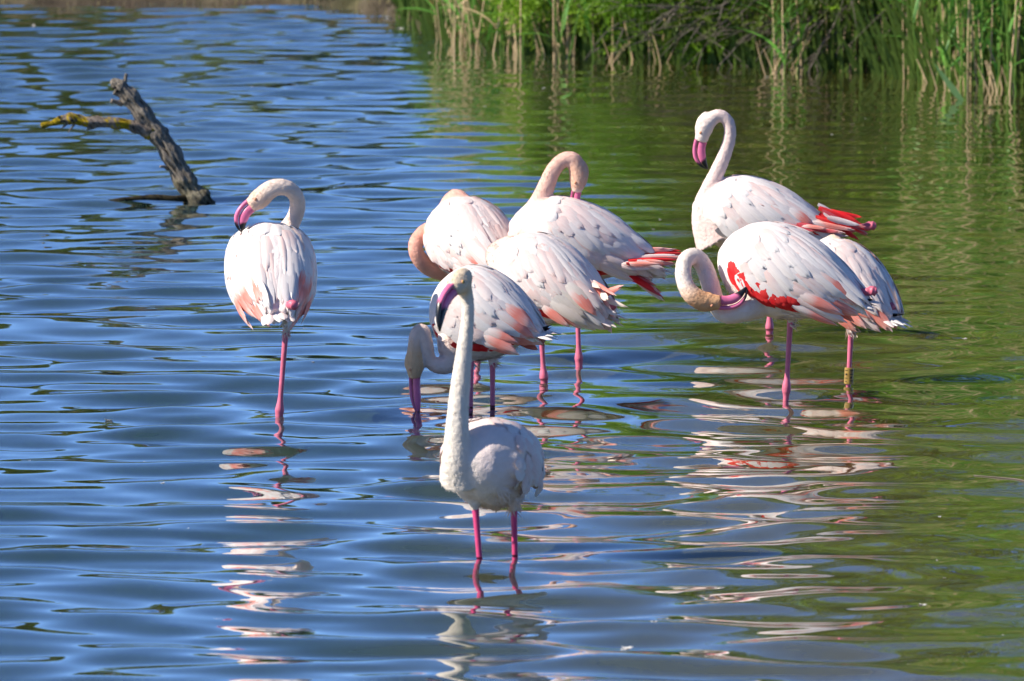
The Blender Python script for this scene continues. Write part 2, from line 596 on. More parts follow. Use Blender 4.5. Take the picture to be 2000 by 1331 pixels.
flamingo(blush=0.6, label='large flamingo preening its back with arched neck, red tail feathers spread behind it',
    foot=(1130, 712), body=(1140, 473, 0.0), yaw=181, pitch=14, tlen=0.65, size=(0.57, 0.28, 0.305),
    neck=[(1030, 470, 0, 8), (1040, 430, .0, 6.0), (1054, 398, 0, 4.1), (1068, 362, 0, 3.2), (1081, 333, 0, 2.9), (1101, 313, 0, 2.8), (1121, 315, .0, 3.1)],
    head=(1131, 343, 0.0), bill=[(1126, 374, 0.0), (1116, 404, 0.0), (1134, 432, 0.0)], bd=4.0,
    legs=[((1126, 540, 0), (1131, 712))], joint=0.02, knob=None, neckcol=(0.84, 0.53, 0.43), headcol=(0.80, 0.50, 0.36), coral=0.15, redrow=0.6,
    redtail=[(1236, 492, -.09, 1332, 489, -.02), (1232, 502, -.11, 1326, 500, -.05), (1222, 512, -.13, 1322, 515, -.08), (1240, 500, -.07, 1312, 496, -.03), (1246, 508, -.12, 1300, 520, -.10), (1214, 520, -.14, 1290, 524, -.12), (1222, 532, -.06, 1286, 560, -.05), (1230, 536, -.07, 1297, 584, -.06), (1214, 536, -.05, 1272, 548, -.04), (1236, 540, -.06, 1290, 572, -.05)])

flamingo(blush=0.5, label='flamingo with hidden head and ruffled cream and coral rump, between preening and feeding birds',
    foot=(1063, 748), body=(1080, 553, 0.0), yaw=152, pitch=24, tlen=0.8, size=(0.50, 0.28, 0.30),
    neck=[(990, 520, .05, 6), (974, 510, .10, 4.5), (968, 495, .16, 3.5), (978, 485, .18, 3.2), (992, 478, .17, 3.0)],
    head=(1003, 480, .15), bill=[(1022, 486, .15), (1040, 492, .15), (1046, 505, .15)], bd=3.6,
    legs=[((1055, 620, 0), (1063, 748))], joint=0.02, knob=(1197, 597, -.12), neckcol=(0.84, 0.66, 0.58), headcol=(0.84, 0.60, 0.50), coral=0.8, redrow=0.9,
    ruffle=1)

flamingo(blush=0.3, label='flamingo feeding with its bill in the water, standing behind the one that faces the viewer',
    foot=(962, 800), body=(950, 617, 0.0), yaw=158, pitch=12, size=(0.42, 0.285, 0.335), roll=0,
    neck=[(890, 660, -.03, 7), (880, 702, -.04, 4.6), (859, 714, -.06, 3.1), (839, 704, -.07, 2.5), (833, 672, -.08, 2.35), (826, 646, -.08, 2.3), (814, 652, -.08, 2.35), (811, 676, -.08, 2.6)],
    head=(810, 708, -.08), bill=[(810, 737, -.08), (809, 775, -.08), (818, 812, -.08)], tipblack=0.9, bd=4.0, lat=(0.25, 1, 0),
    legs=[((962, 690, 0), (962, 800)), ((920, 690, -.03), (919, 803))], joint=None, knob=None, neckcol=(0.84, 0.66, 0.58), headcol=(0.78, 0.52, 0.31), coral=0.8, redrow=0.7)

flamingo(blush=0.7, label='flamingo facing the viewer with upright neck and black-tipped bill, on two legs in open water',
    foot=(937, 1097), body=(968, 905, 0.10), yaw=-112, pitch=8, size=(0.43, 0.238, 0.272),
    neck=[(905, 930, -.02, 7.5), (895, 895, -.06, 5.0), (893, 850, -.07, 3.8), (895, 800, -.07, 3.2), (900, 745, -.07, 2.9), (906, 690, -.07, 2.45), (912, 640, -.07, 2.05), (914, 600, -.07, 1.95), (909, 570, -.075, 2.2)],
    head=(899, 550, -.10), bill=[(884, 566, -.135), (856, 590, -.20), (859, 648, -.21)], bd=4.4, lat=None, tipblack=0.52, awake=1,
    legs=[((927, 975, 0), (937, 1097)), ((1003, 975, .04), (1006, 1092))], joint=None, knob=None, neckcol=(0.85, 0.77, 0.67), headcol=(0.77, 0.62, 0.45), coral=0.0, redrow=0.0,
    legcol=(0.74, 0.07, 0.22), stain=0.75)  # stronger brown here also paints in shade on the breast and belly

flamingo(blush=0.45, label='tall flamingo with S-shaped raised neck looking down, crimson wing tips trailing behind',
    foot=(1503, 650), body=(1490, 428, 0.0), yaw=168, pitch=10, tlen=0.65, size=(0.56, 0.28, 0.31),
    neck=[(1400, 470, 0, 9), (1380, 435, 0, 6.0), (1375, 404, 0, 4.3), (1384, 374, 0, 3.5), (1399, 340, 0, 3.0), (1415, 303, 0, 2.65), (1425, 270, 0, 2.4), (1424, 243, 0, 2.3), (1411, 228, 0, 2.4), (1395, 229, 0, 2.7)],
    head=(1376, 247, 0), bill=[(1369, 275, 0), (1357, 308, 0), (1383, 331, 0)], bd=5.0,
    legs=[((1503, 540, 0), (1503, 650))], joint=0.02, knob=(1705, 441, 0.02), neckcol=(0.85, 0.66, 0.60), headcol=(0.86, 0.72, 0.64), coral=0.2, redrow=0.5,
    redtail=[(1596, 425, -.12, 1690, 456, -.10), (1584, 432, -.13, 1668, 450, -.12), (1606, 415, -.10, 1697, 459, -.08), (1580, 442, -.13, 1650, 456, -.13), (1600, 405, -.06, 1684, 442, -.05), (1556, 436, -.15, 1622, 453, -.15), (1530, 436, -.16, 1596, 454, -.16), (1612, 412, -.04, 1672, 430, -.03), (1604, 420, -.11, 1662, 445, -.11)])

flamingo(label='flamingo with low curled neck preening its chest, broad scarlet band along its white wing',
    foot=(1535, 778), body=(1546, 538, -0.02), yaw=162, pitch=16, size=(0.56, 0.285, 0.335),
    neck=[(1470, 590, -.05, 7), (1447, 606, -.08, 4.5), (1418, 612, -.07, 3.7), (1398, 590, -.05, 3.4), (1387, 555, -.04, 3.3), (1376, 523, -.03, 3.2), (1358, 502, -.04, 3.1), (1340, 508, -.07, 2.95), (1334, 532, -.10, 2.9), (1340, 559, -.12, 3.0), (1354, 578, -.13, 3.4)],
    head=(1378, 590, -.13), bill=[(1405, 591, -.13), (1444, 598, -.13), (1459, 559, -.13)], bd=5.2,
    legs=[((1545, 600, 0), (1535, 778))], joint=0.035, knob=(1707, 568, -.10), neckcol=(0.86, 0.74, 0.66), headcol=(0.75, 0.43, 0.23), coral=0.7, redrow=1.6, wlow=-8)

flamingo(label='flamingo with a yellow leg ring and tucked head, half hidden behind the scarlet-banded bird',
    foot=(1657, 752), blush=0.7, body=(1658, 560, 0.10), yaw=138, pitch=24, tlen=0.75, size=(0.45, 0.255, 0.29),
    neck=[(1625, 540, .22, 6), (1608, 510, .28, 4), (1606, 488, .28, 3.2), (1618, 478, .24, 2.8)],
    head=(1629, 479, .20), bill=[(1641, 489, .17), (1655, 500, .15), (1658, 512, .14)], bd=3.4,
    legs=[((1663, 630, 0), (1657, 752))], joint=None, knob=(1742, 600, -.02), neckcol=(0.86, 0.74, 0.66), headcol=(0.84, 0.64, 0.48), coral=1.0, redrow=0.9, ring=1)

SCALE_BILL = 1.0

def build_birds():
    temps = []
    for s in BIRDS:
        foot = G(*s['foot'])
        s['footp'] = foot
        Y0 = foot.y
        s['Y0'] = Y0
        P = lambda u, v, dy=0, Y0=Y0: V(u, v, Y0 + dy)
        s['P'] = P
        L, W, H = s['size']
        c = P(*s['body'])
        Rm = Matrix.Rotation(R(s['yaw']), 4, 'Z') @ Matrix.Rotation(-R(s['pitch']), 4, 'Y') @ Matrix.Rotation(R(s.get('roll', 0)), 4, 'X')
        M4 = Matrix.Translation(c) @ Rm @ Matrix.Diagonal((L, W, H, 1))
        s['M4'], s['Rm'], s['c'] = M4, Rm, c
        parts = [torso_mesh(M4)]
        nk = [(*P(u, v, dy), r / 100) for u, v, dy, r in s['neck']]
        hp = P(*s['head'])
        B, C, T = (P(*q) for q in s['bill'])
        s['billp'] = (B, C, T)
        nk.append((*hp, 0.033))
        nsp = spline(nk, 60)
        s['nsp'] = nsp
        parts.append(tube(nsp[:, :3], nsp[:, 3], 16))
        # skull, long axis towards the bill
        ax = (B - hp).normalized()
        lat = (C - B).cross(T - C)
        if s.get('lat'): lat = Vector(s['lat'])
        lat = (lat - ax * lat.dot(ax)).normalized()
        dn = ax.cross(lat).normalized()
        s['lat_v'], s['head_ax'], s['head_dn'] = lat, ax, dn
        hl = (B - hp).length
        parts.append(ellipsoid(hp, (np.array(ax) * (hl * 0.55 + 0.026), np.array(lat) * 0.030, np.array(dn) * 0.036)))
        # cheek narrowing to the bill
        cpts = [hp, hp.lerp(B, 0.6), B + ax * 0.004]
        parts.append(tube([np.array(q) for q in cpts], [0.033, 0.028, s['bd'] / 100 * 0.48], 14))
        # thighs: feathered start of the legs
        for (top, ct) in s['legs']:
            a = P(*top); b = G(*ct)
            d = (b - a)
            parts.append(tube([np.array(a + Vector((0, 0, .05))), np.array(a + d * 0.03), np.array(a + d * 0.22)], [0.045, 0.022, 0.010], 12))
        v, f = merge(*parts)
        me = bpy.data.meshes.new('temp')
        me.from_pydata([tuple(q) for q in v], [], f)
        me.update()
        o = bpy.data.objects.new('temp', me)
        col.objects.link(o)
        rm = o.modifiers.new('r', 'REMESH'); rm.mode = 'VOXEL'; rm.voxel_size = 0.0052
        sm = o.modifiers.new('s', 'SMOOTH'); sm.factor = 0.5; sm.iterations = 5
        temps.append(o)
    dg = bpy.context.evaluated_depsgraph_get()
    dg.update()
    for s, o in zip(BIRDS, temps):
        ev = o.evaluated_get(dg)
        me = ev.to_mesh()
        n = len(me.vertices)
        co = np.empty(n * 3, np.float32); me.vertices.foreach_get('co', co)
        no = np.empty(n * 3, np.float32); me.vertices.foreach_get('normal', no)
        s['co'], s['no'] = co.reshape(-1, 3), no.reshape(-1, 3)
        s['faces'] = [tuple(p.vertices) for p in me.polygons]
        ev.to_mesh_clear()
    for o in temps:
        m = o.data
        bpy.data.objects.remove(o)
        bpy.data.meshes.remove(m)
    for i, s in enumerate(BIRDS):
        finish_bird(s, i)

def leg_tube(a, b, joint, bed=-0.42):
    """a inside the belly, b on the water line; runs on straight down to the bed; joint = height of the ankle knob"""
    a, b = np.array(a), np.array(b)
    d = (b - a)
    end = b + d / abs(d[2]) * 0.12
    pts, rad = [], []
    for t in np.linspace(0, 1, 16):
        p = a + d * t
        r = np.interp(t, [0, 0.3, 0.6, 1], [0.0125, 0.0098, 0.0088, 0.0088])
        if joint is not None:
            r += 0.0075 * math.exp(-((p[2] - joint) / 0.028) ** 2)
        pts.append(p); rad.append(r)
    pts.append(end); rad.append(0.009)
    pts.append(np.array([end[0], end[1], bed + 0.01])); rad.append(0.009)
    # webbed foot on the bed
    pts.append(np.array([end[0], end[1] - 0.02, bed + 0.005])); rad.append(0.02)
    return tube(spline(np.array(pts), 48), spline(np.array(rad)[:, None], 48)[:, 0], 10)

def finish_bird(s, idx):
    r = random.Random(100 + idx)
    P, foot = s['P'], s['footp']
    root = empty('flamingo', (foot.x, foot.y, 0))
    tag(root, s['label'], 'flamingo', 'flamingos standing in the shallow lake')
    co, no = s['co'].astype(float), s['no'].astype(float)
    M4 = s['M4']; Mi = np.array(M4.inverted())
    loc = co @ Mi[:3, :3].T + Mi[:3, 3]
    nsp = s['nsp']
    # distance to the neck line
    d2 = ((co[:, None, :] - nsp[None, :, :3]) ** 2).sum(-1)
    ni = d2.argmin(1)
    nd = np.sqrt(d2.min(1)) / np.maximum(nsp[ni, 3], 0.02)
    t = ni / (len(nsp) - 1)
    inside = np.sqrt((loc[:, 0] / 0.5) ** 2 + (loc[:, 1] / 0.5) ** 2 + (loc[:, 2] / 0.5) ** 2)
    neckw = np.clip((1.75 - nd) / 0.5, 0, 1) * np.clip((inside - 0.85) / 0.3, 0, 1)
    neckw = np.maximum(neckw, np.clip((inside - 1.15) / 0.15, 0, 1) * (nd < 3))
    headw = np.clip((t - 0.80) / 0.14, 0, 1) * neckw
    bl = s.get('blush', 0.3)
    base = np.array([0.88, 0.81 - 0.09 * bl, 0.78 - 0.11 * bl])
    nc, hc = np.array(s['neckcol']), np.array(s['headcol'])
    c = base + (nc - base) * neckw[:, None]
    c = c + (hc - c) * headw[:, None]
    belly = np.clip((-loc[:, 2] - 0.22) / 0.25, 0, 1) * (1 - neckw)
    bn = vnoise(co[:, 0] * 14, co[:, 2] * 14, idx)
    bt = belly * (0.35 + 0.65 * bn) * s.get('stain', 0.4)  # brown belly staining; the raised value also carries painted underside shade
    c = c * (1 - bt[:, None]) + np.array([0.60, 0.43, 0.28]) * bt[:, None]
    # tufts: small outward displacement, streaked towards the tail
    q = vnoise(loc[:, 0] * 9, np.arctan2(loc[:, 2], loc[:, 1]) * 7, idx + 40) - 0.5
    q2 = vnoise(loc[:, 0] * 26, np.arctan2(loc[:, 2], loc[:, 1]) * 17, idx + 60) - 0.5
    fine = vnoise(co[:, 0] * 210 + co[:, 1] * 130, co[:, 2] * 210, idx + 80) - 0.5
    disp = (1 - neckw) * (q * 0.010 + q2 * 0.006) * (0.2 + 0.8 * np.clip(belly * 2, 0, 1)) + neckw * fine * 0.0022
    co = co + no * disp[:, None]
    V0, F0, C0 = list(co), list(s['faces']), list(c)
    midx = [0] * len(F0)
    lc = np.array(s.get('legcol', (0.72, 0.17, 0.27)))
    for (top, ct) in s['legs']:
        a = P(*top); b = G(*ct)
        lv, lf = leg_tube(a, b, s['joint'])
        o = len(V0)
        V0 += list(lv); F0 += [tuple(i + o for i in q_) for q_ in lf]; midx += [1] * len(lf)
        C0 += [lc * (0.9 + 0.2 * r.random()) for _ in lv]
        RIPPLES.append((b.x, b.y, 0.8))
    if s['knob']:
        kp = P(*s['knob'])
        Rm, cc = s['Rm'], s['c']
        st = cc + (Rm.to_3x3() @ Vector((-0.02, 0.03 * (1 if kp.x > cc.x else -1), -0.10)))
        lv, lf = tube(spline([(*st, 0.011), (*st.lerp(kp, 0.6), 0.010), (*st.lerp(kp, 0.85), 0.011), (*st.lerp(kp, 0.95), 0.0165), (*kp, 0.0175), (*(kp + (kp - st).normalized() * 0.012), 0.010)], 26)[:, :3],
                      spline([(0.011,), (0.010,), (0.012,), (0.016,), (0.017,), (0.010,)], 26)[:, 0], 12, lambda i_, k_: 1 + 0.14 * math.sin(i_ * 1.1 + k_ * 1.7) + r.uniform(-.08, .08))
        o = len(V0)
        V0 += list(lv); F0 += [tuple(i + o for i in q_) for q_ in lf]; midx += [1] * len(lf)
        C0 += [np.array((0.70, 0.16, 0.24)) * (0.85 + 0.3 * r.random()) for _ in lv]
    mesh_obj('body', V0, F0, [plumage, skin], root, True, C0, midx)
    # bill
    B, C, T = s['billp']
    up, cu, lo, cl = bill_meshes(B, C, T, s['bd'] / 100, 0.030, s.get('tipblack', 0.66), (0.82, 0.19, 0.36), s['lat_v'])
    ub = mesh_obj('bill', up[0], up[1], horn, root, True, cu)
    lb = mesh_obj('lower_bill', lo[0], lo[1], horn, ub, True, cl)
    lb.location = (0, 0, 0)
    # eyes
    hp = P(*s['head'])
    ax, lat, dn = s['head_ax'], s['lat_v'], s['head_dn']
    if dn.dot((B + T) / 2 - C) < 0: dn = -dn          # dn points to the inside of the bend
    for sg in (-1, 1):
        ec = hp.lerp(B, 0.45) + lat * sg * 0.0265 - dn * 0.010
        ev, ef = ellipsoid(ec, (np.array(lat) * 0.0045, np.array(ax) * 0.0060, np.array(dn) * 0.0060), 12, 8)
        cols = []
        for q_ in ev:
            rr = Vector(q_) - ec
            out = rr.dot(lat) * sg / 0.0045
            cols.append((0.80, 0.36, 0.20) if not s.get('awake') else (0.02, 0.015, 0.01) if out > 0.86 else (0.72, 0.50, 0.12) if out > 0.3 else (0.72, 0.32, 0.20))
        mesh_obj('eye', ev, ef, horn, root, True, cols)
    if s.get('ring'):
        a = P(*s['legs'][0][0]); b = G(*s['legs'][0][1])
        d = (a - b).normalized()
        q0, q1 = b + d * 0.004, b + d * 0.062
        rv, rf = tube([np.array(q0 - d * .0012), np.array(q0), np.array(q0.lerp(q1, .5)), np.array(q1), np.array(q1 + d * .0012)], [0.0115, 0.0165, 0.0165, 0.0165, 0.0115], 20, cap=False)
        ring = mesh_obj('leg_ring', rv, rf, ring_mat, root, False)
        # dark engraved characters on the ring: short bars and strokes wrapped round it
        for kk, (hgt, a0, a1, th) in enumerate([(0.010, -2.5, -2.0, .0025), (0.022, -2.5, -1.9, .0025), (0.036, -2.4, -2.0, .006), (0.050, -2.6, -1.95, .0025),
                                               (0.012, -1.4, -0.5, .003), (0.024, -1.3, -0.9, .007), (0.036, -1.4, -0.5, .003), (0.049, -1.4, -0.5, .003)]):
            vv, ff = [], []
            m = 6
            for e in range(m + 1):
                an = a0 + (a1 - a0) * e / m
                for z in (-th / 2, th / 2):
                    p = q0 + d * (hgt + z) + Vector((math.cos(an), math.sin(an), 0)) * 0.0171
                    vv.append(p)
            for e in range(m):
                ff.append((2 * e, 2 * e + 2, 2 * e + 3, 2 * e + 1))
            cm = mesh_obj('ring_character', vv, ff, FM['black'], ring, False)
            cm.location = (0, 0, 0)
    RIPPLES.append((T.x, T.y, 1.0)) if T.z < 0.03 else None
    add_down(s, root, co, no, neckw, belly, loc, c)
    add_feathers(s, root, r)

def add_down(s, root, co, no, neckw, belly, loc, c):
    """short downy strokes that break the outline of the neck and the underside"""
    g = np.random.default_rng(int(s['footp'].y * 1000))
    nsp = s['nsp'][:, :3]
    tan = np.gradient(nsp, axis=0); tan /= np.linalg.norm(tan, axis=1)[:, None]
    back = np.array(s['Rm'].to_3x3() @ Vector((-1, 0, -0.25)))
    for name, sel, cnt, ln, wd, lift in (('neck_down', np.where(neckw > 0.6)[0], 2600, 0.009, 0.0018, 0.16), ('belly_down', np.where((belly > 0.15) & (neckw < 0.3))[0], 700, 0.034, 0.0050, 0.10)):
        if len(sel) < 10: continue
        ids = g.choice(sel, cnt)
        p, n = co[ids], no[ids]
        if name == 'neck_down':
            j = ((p[:, None, :] - nsp[None]) ** 2).sum(-1).argmin(1)
            d = -tan[j]
        else:
            d = np.tile(back, (cnt, 1))
        d = d + g.normal(0, 0.28, d.shape)
        d = d - n * (d * n).sum(1)[:, None]
        d /= np.linalg.norm(d, axis=1)[:, None] + 1e-9
        x = np.cross(d, n)
        l = ln * g.uniform(0.5, 1.3, cnt)[:, None]
        w = wd * g.uniform(0.6, 1.3, cnt)[:, None] * 0.5
        e = d + n * lift
        v = np.stack([p - x * w - n * .001, p + x * w - n * .001, p + e * l * 0.6 + x * w * 0.8, p + e * l, p + e * l * 0.6 - x * w * 0.8], 1).reshape(-1, 3)
        f = [tuple(range(5 * i, 5 * i + 5)) for i in range(cnt)]
        cc = np.repeat(c[ids] * g.uniform(0.92, 1.06, cnt)[:, None], 5, 0)
        o = mesh_obj(name, v, f, plumage, root, False, np.clip(cc, 0, 0.92))
        o['kind'] = 'stuff'

def add_feathers(s, root, r):
    M4 = s['M4']
    L, W, H = s['size']
    R3 = M4.to_3x3()
    def frame(x, th):
        p, tx, tt, n = surf_n(M4, x, th)
        return p + n * wing_off(x, th, wing_low(x) - 8), tx.normalized(), tt.normalized(), n
    rp = Vector(root.location)
    Mi = M4.inverted()
    def on_surf(q):
        l = Mi @ q
        if l.x < -0.485 or l.x > 0.49: return None
        t_, b_, w_ = prof(l.x)
        th_ = math.atan2((l.z - (t_ + b_) / 2) / max(1e-3, (t_ - b_) / 2), l.y / max(1e-3, w_))
        return wsurf(M4, l.x, th_)
    def lay(p, d, n, length, width, mat, tip, lift):
        # lay a feather along the body: base just under the skin, tip a few mm proud of it
        d = (d - n * d.dot(n)).normalized()
        q = on_surf(p + d * length * 0.92)
        mid = on_surf(p + d * length * 0.5)
        cen = s['c']
        if q is None:
            put(p, d - n * r.uniform(0.02, 0.16), n, length, width, mat, tip, 1)
            return
        nq = (q - cen).normalized()
        p0 = p - n * 0.001
        q = q + nq * (0.0015 + lift)
        dv = q - p0
        a_ = 0.0
        if mid is not None:
            nm = (n - dv.normalized() * n.dot(dv.normalized())).normalized()
            a_ = max(0, (mid - (p0 + q) * 0.5).dot(nm) + 0.003) / max(dv.length, 1e-4)
        ci = min(range(len(ARCH)), key=lambda i_: abs(ARCH[i_] - a_))
        put(p0, dv, n, dv.length * 1.04, width, mat, tip, ci)
    def put(p, d, n, length, width, mat, tip, curl, label=None):
        d = d.normalized()
        xax = d.cross(n).normalized()
        n = xax.cross(d).normalized()
        o = bpy.data.objects.new('feather', FMESH[mat, tip, curl])
        m = Matrix((xax, d, n)).transposed().to_4x4()
        o.matrix_basis = Matrix.Translation(p - rp) @ m @ Matrix.Diagonal((width, length, length, 1))
        o.parent = root
        if label: o['label'] = label
        col.objects.link(o)
    coral, redrow = s['coral'], s['redrow']
    ruf = s.get('ruffle', 0)
    wlow = s.get('wlow', -18)
    for side in (1, -1):
        def th(deg): return R(deg) if side > 0 else math.pi - R(deg)
        def down(tt, deg): return -tt if side > 0 else tt
        # black flight feathers just showing under the wing edge
        if redrow > 0:
            for i in range(5 if redrow >= 0.5 else 0):
                x = 0.02 - 0.09 * i
                p, tx, tt, n = frame(x, th(-34 - 2 * i + r.uniform(-2, 2)))
                lay(p + n * 0.002, tx + down(tt, 0) * 0.06, n, 0.15, 0.026, 'black', 'point', 0.0)
            nr = int((11 if redrow < 1.2 else 30) * min(redrow, 1.0)) + 2
            for rowi in range(2 if redrow > 1 else 1):
                for i in range(nr):
                    f = i / max(1, nr - 1)
                    x = 0.36 - 0.62 * f if redrow > 0.6 else 0.12 - 0.36 * f
                    a = -27 - 4 * f + r.uniform(-3, 3) + rowi * 9 + (18 * (1 - f) ** 2 if redrow > 1 else 0)
                    p, tx, tt, n = frame(x, th(a))
                    lay(p + n * (0.003 + 0.001 * rowi), tx * (0.75 + 0.5 * f) + down(tt, 0) * 0.75, n, r.uniform(0.06, 0.10), r.uniform(0.022, 0.036), 'red', r.choice(['point', 'ragged', 'point']), r.uniform(0.001, 0.004))
        # long pink-streaked feathers of the rear wing
        nt = 11
        for i in range(nt):
            f = i / (nt - 1)
            a = -22 + 62 * f + r.uniform(-4, 4)
            x = -0.12 - 0.10 * f + r.uniform(-0.02, 0.02)
            p, tx, tt, n = frame(x, th(a))
            m = 'coral' if r.random() < coral * (1.15 - 0.6 * f) else r.choice(['white', 'blush', 'blush'])
            if ruf and r.random() < 0.35: m = 'cream'
            ln = r.uniform(0.17, 0.24) * L / 0.55 * s.get('tlen', 0.9)
            put(p + n * 0.003, tx + down(tt, 0) * (0.40 - 0.22 * f + r.uniform(-.06, .06)) - n * r.uniform(0.0, 0.10 - 0.1 * ruf), n, ln, r.uniform(0.034, 0.046), m, r.choice(['point', 'ragged', 'point']), r.choice([1, 2]))
        # white wing and mantle feathers in overlapping rows, rear rows first
        rows = [(-0.26, 9, .165, .040), (-0.16, 10, .175, .042), (-0.06, 10, .175, .044), (0.04, 10, .155, .044), (0.13, 10, .125, .044), (0.21, 9, .095, .042), (0.28, 8, .070, .038)]
        for ri, (x0, cnt, ln, wd) in enumerate(rows):
            for j in range(cnt):
                f = (j + 0.5 * (ri % 2)) / cnt
                a = wlow + (86 - wlow) * f + r.uniform(-4, 4)
                if a > 88: continue
                x = x0 + r.uniform(-0.025, 0.025)
                p, tx, tt, n = frame(x, th(a))
                lift = r.uniform(0, 0.002) if x0 > 0.0 else r.uniform(0, 0.0045) + (0.012 * ruf if x0 < -0.1 and r.random() < 0.4 else 0)
                dd = 0.70 * math.cos(R(a)) * (0.45 + max(0, x0 + 0.3)) 
                m = 'white' if r.random() > s.get('blush', 0.3) else 'blush'
                if x0 < -0.1 and a < 24 and r.random() < coral * 0.55: m = 'coral'
                lay(p + n * (0.002 + 0.0004 * ri), tx + down(tt, 0) * dd, n, ln * r.uniform(0.85, 1.25) * L / 0.54, wd * r.uniform(0.9, 1.35), m,
                    r.choice(['round', 'round', 'ragged', 'point']) if x0 > 0.1 else r.choice(['point', 'ragged', 'point', 'round']), lift)
    # tail
    for i in range(7):
        f = i / 6 - 0.5
        p = M4 @ Vector((-0.40, f * 0.18, -0.02 + 0.02 * r.random()))
        d = R3 @ Vector((-1 / L, f * 0.5 / W, -0.12 / H + 0.1 * r.uniform(-1, 1))) if False else (s['Rm'].to_3x3() @ Vector((-1, f * 0.55, -0.10 + 0.15 * r.uniform(-1, 1))))
        n = s['Rm'].to_3x3() @ Vector((0, f * 0.3, 1))
        m = 'cream' if ruf and r.random() < 0.6 else r.choice(['white', 'blush', 'white'])
        put(p, d, n, r.uniform(0.10, 0.13), 0.038, m, r.choice(['ragged', 'round']), 0)
    if ruf:
        for i in range(18):
            p = s['P'](1125 + r.uniform(-20, 40), 562 + r.uniform(-22, 30), -0.10 + r.uniform(-.03, .04))
            e = s['P'](1190 + r.uniform(-12, 15), 590 + r.uniform(-30, 45), -0.16 + r.uniform(-.05, .05))
            put(p, e - p, Vector((r.uniform(-.4, .7), -0.7, r.uniform(0, .9))), r.uniform(.09, .16), r.uniform(.018, .034), r.choice(['cream', 'cream', 'white', 'coral', 'coral']), r.choice(['ragged', 'point']), 1)
    for (u0, v0, y0, u1, v1, y1) in s.get('redtail', []):
        for rep_ in range(3):
            j = lambda w: r.uniform(-w, w) * rep_
            p, e = s['P'](u0 + j(8), v0 + j(5), y0 + j(.01)), s['P'](u1 + j(14), v1 + j(7), y1 + j(.02))
            put(p, e - p, Vector((r.uniform(-.2, .2), -0.8, r.uniform(.3, .8))), (e - p).length, r.uniform(0.016, 0.028), r.choice(['red', 'red', 'crimson', 'coral', 'coral', 'blush']), r.choice(['point', 'ragged']), r.choice([0, 1, 2]))

M = Mat('yellow_ring_plastic', 0.35, 0.5)
v = M.coord('Object')
M.base(M.ramp(M.noise(v, 60, 4), [(0.3, (0.24, 0.14, 0.025)), (0.7, (0.46, 0.30, 0.07))]))
M.bump(M.noise(v, 200, 3), 0.2, 0.001)
ring_mat = M.m
for i, s in enumerate(BIRDS): pass
build_birds()

# the lake surface (after the birds, whose legs and bills raise small rings on it)
ys = [13.0]
while ys[-1] < 48.0:
    ys.append(ys[-1] + (0.022 + 0.0008 * max(0, ys[-1] - 18)))
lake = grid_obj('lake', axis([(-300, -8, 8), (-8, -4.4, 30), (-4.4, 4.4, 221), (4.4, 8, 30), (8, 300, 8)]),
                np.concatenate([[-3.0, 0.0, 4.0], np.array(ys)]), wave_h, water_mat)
tag(lake, kind='structure')

# ------------------------------------------------------------------ driftwood
M = Mat('weathered_bark', 0.85, 0.2)
at = M.add('ShaderNodeAttribute', attribute_name='Col')
v = M.coord('Object')
mpb = M.add('ShaderNodeMapping', vector_type='TEXTURE')
mpb.inputs['Rotation'].default_value = (0, R(-35.8), 0)
mpb.inputs['Scale'].default_value = (1 / 75, 1 / 75, 1 / 11)
M.link(M.add('ShaderNodeTexCoord').outputs['Object'], mpb.inputs[0])
vb = mpb.outputs[0]
nz = M.ramp(M.noise(vb, 1.0, 6, 0.65), [(0.36, (0.12, 0.11, 0.10)), (0.47, (0.75, 0.72, 0.68)), (0.75, (1.3, 1.25, 1.2))])
M.base(M.mix(1.0, at.outputs['Color'], nz, 'MULTIPLY'))
M.bump(M.noise(vb, 1.0, 8, 0.7), 1.0, 0.022)
bark = M.m

def branch_mesh(px, Y, sides, n, knob, colfun, seed):
    """px rows: u, v, dy, radius cm"""
    r = random.Random(seed)
    sp = spline([(*V(u, v, Y + dy), rad / 100) for u, v, dy, rad in px], n)
    jit = [[r.uniform(-1, 1) for _ in range(sides)] for _ in range(n // 3 + 2)]
    phs = [r.uniform(0, 6.28) for _ in range(4)]
    def j(i, k_):
        a = 2 * math.pi * k_ / sides
        ridge = 0.06 * math.sin(a * 5 + 0.05 * i + phs[0]) + 0.06 * math.sin(a * 11 - 0.09 * i + phs[1])
        q0, q1 = jit[i // 3][k_], jit[i // 3 + 1][k_]
        w = (i % 3) / 3
        return 1 + knob * (ridge * 1.5 + 0.13 * (q0 * (1 - w) + q1 * w) + 0.10 * math.sin(i * 0.5 + phs[2]) + 0.05 * r.uniform(-1, 1))
    v_, f_ = tube(sp[:, :3], sp[:, 3], sides, j)
    return v_, f_, [colfun(i // sides / n, Vector(q), r) for i, q in enumerate(v_)]

DY = G(388, 393).y
root = empty('driftwood', (G(388, 393).x, DY, 0))
tag(root, 'leaning grey dead tree limb with a lichen-covered side branch sticking out of the lake', 'driftwood')
def trunk_col(t, q, r):
    g = r.uniform(0.55, 1.1)
    c = np.array((0.38, 0.345, 0.30)) * g
    if q.z < 0.10: c = c * 0.7 + np.array((0.10, 0.10, 0.03)) * r.uniform(0.3, 1)
    if q.z < 0.02: c = c * 0.5
    return c
def lichen_col(t, q, r):
    w = math.sin(t * 21 + 1.0) + 0.5 * math.sin(t * 47) + r.uniform(-0.7, 0.9)
    if t > 0.78: w += 1.2
    return np.array((0.52, 0.38, 0.015)) * r.uniform(0.8, 1.2) if w > 0.45 else np.array((0.34, 0.29, 0.25)) * r.uniform(0.6, 1.1)
def wet_col(t, q, r): return np.array((0.06, 0.05, 0.025)) * r.uniform(0.6, 1.3)
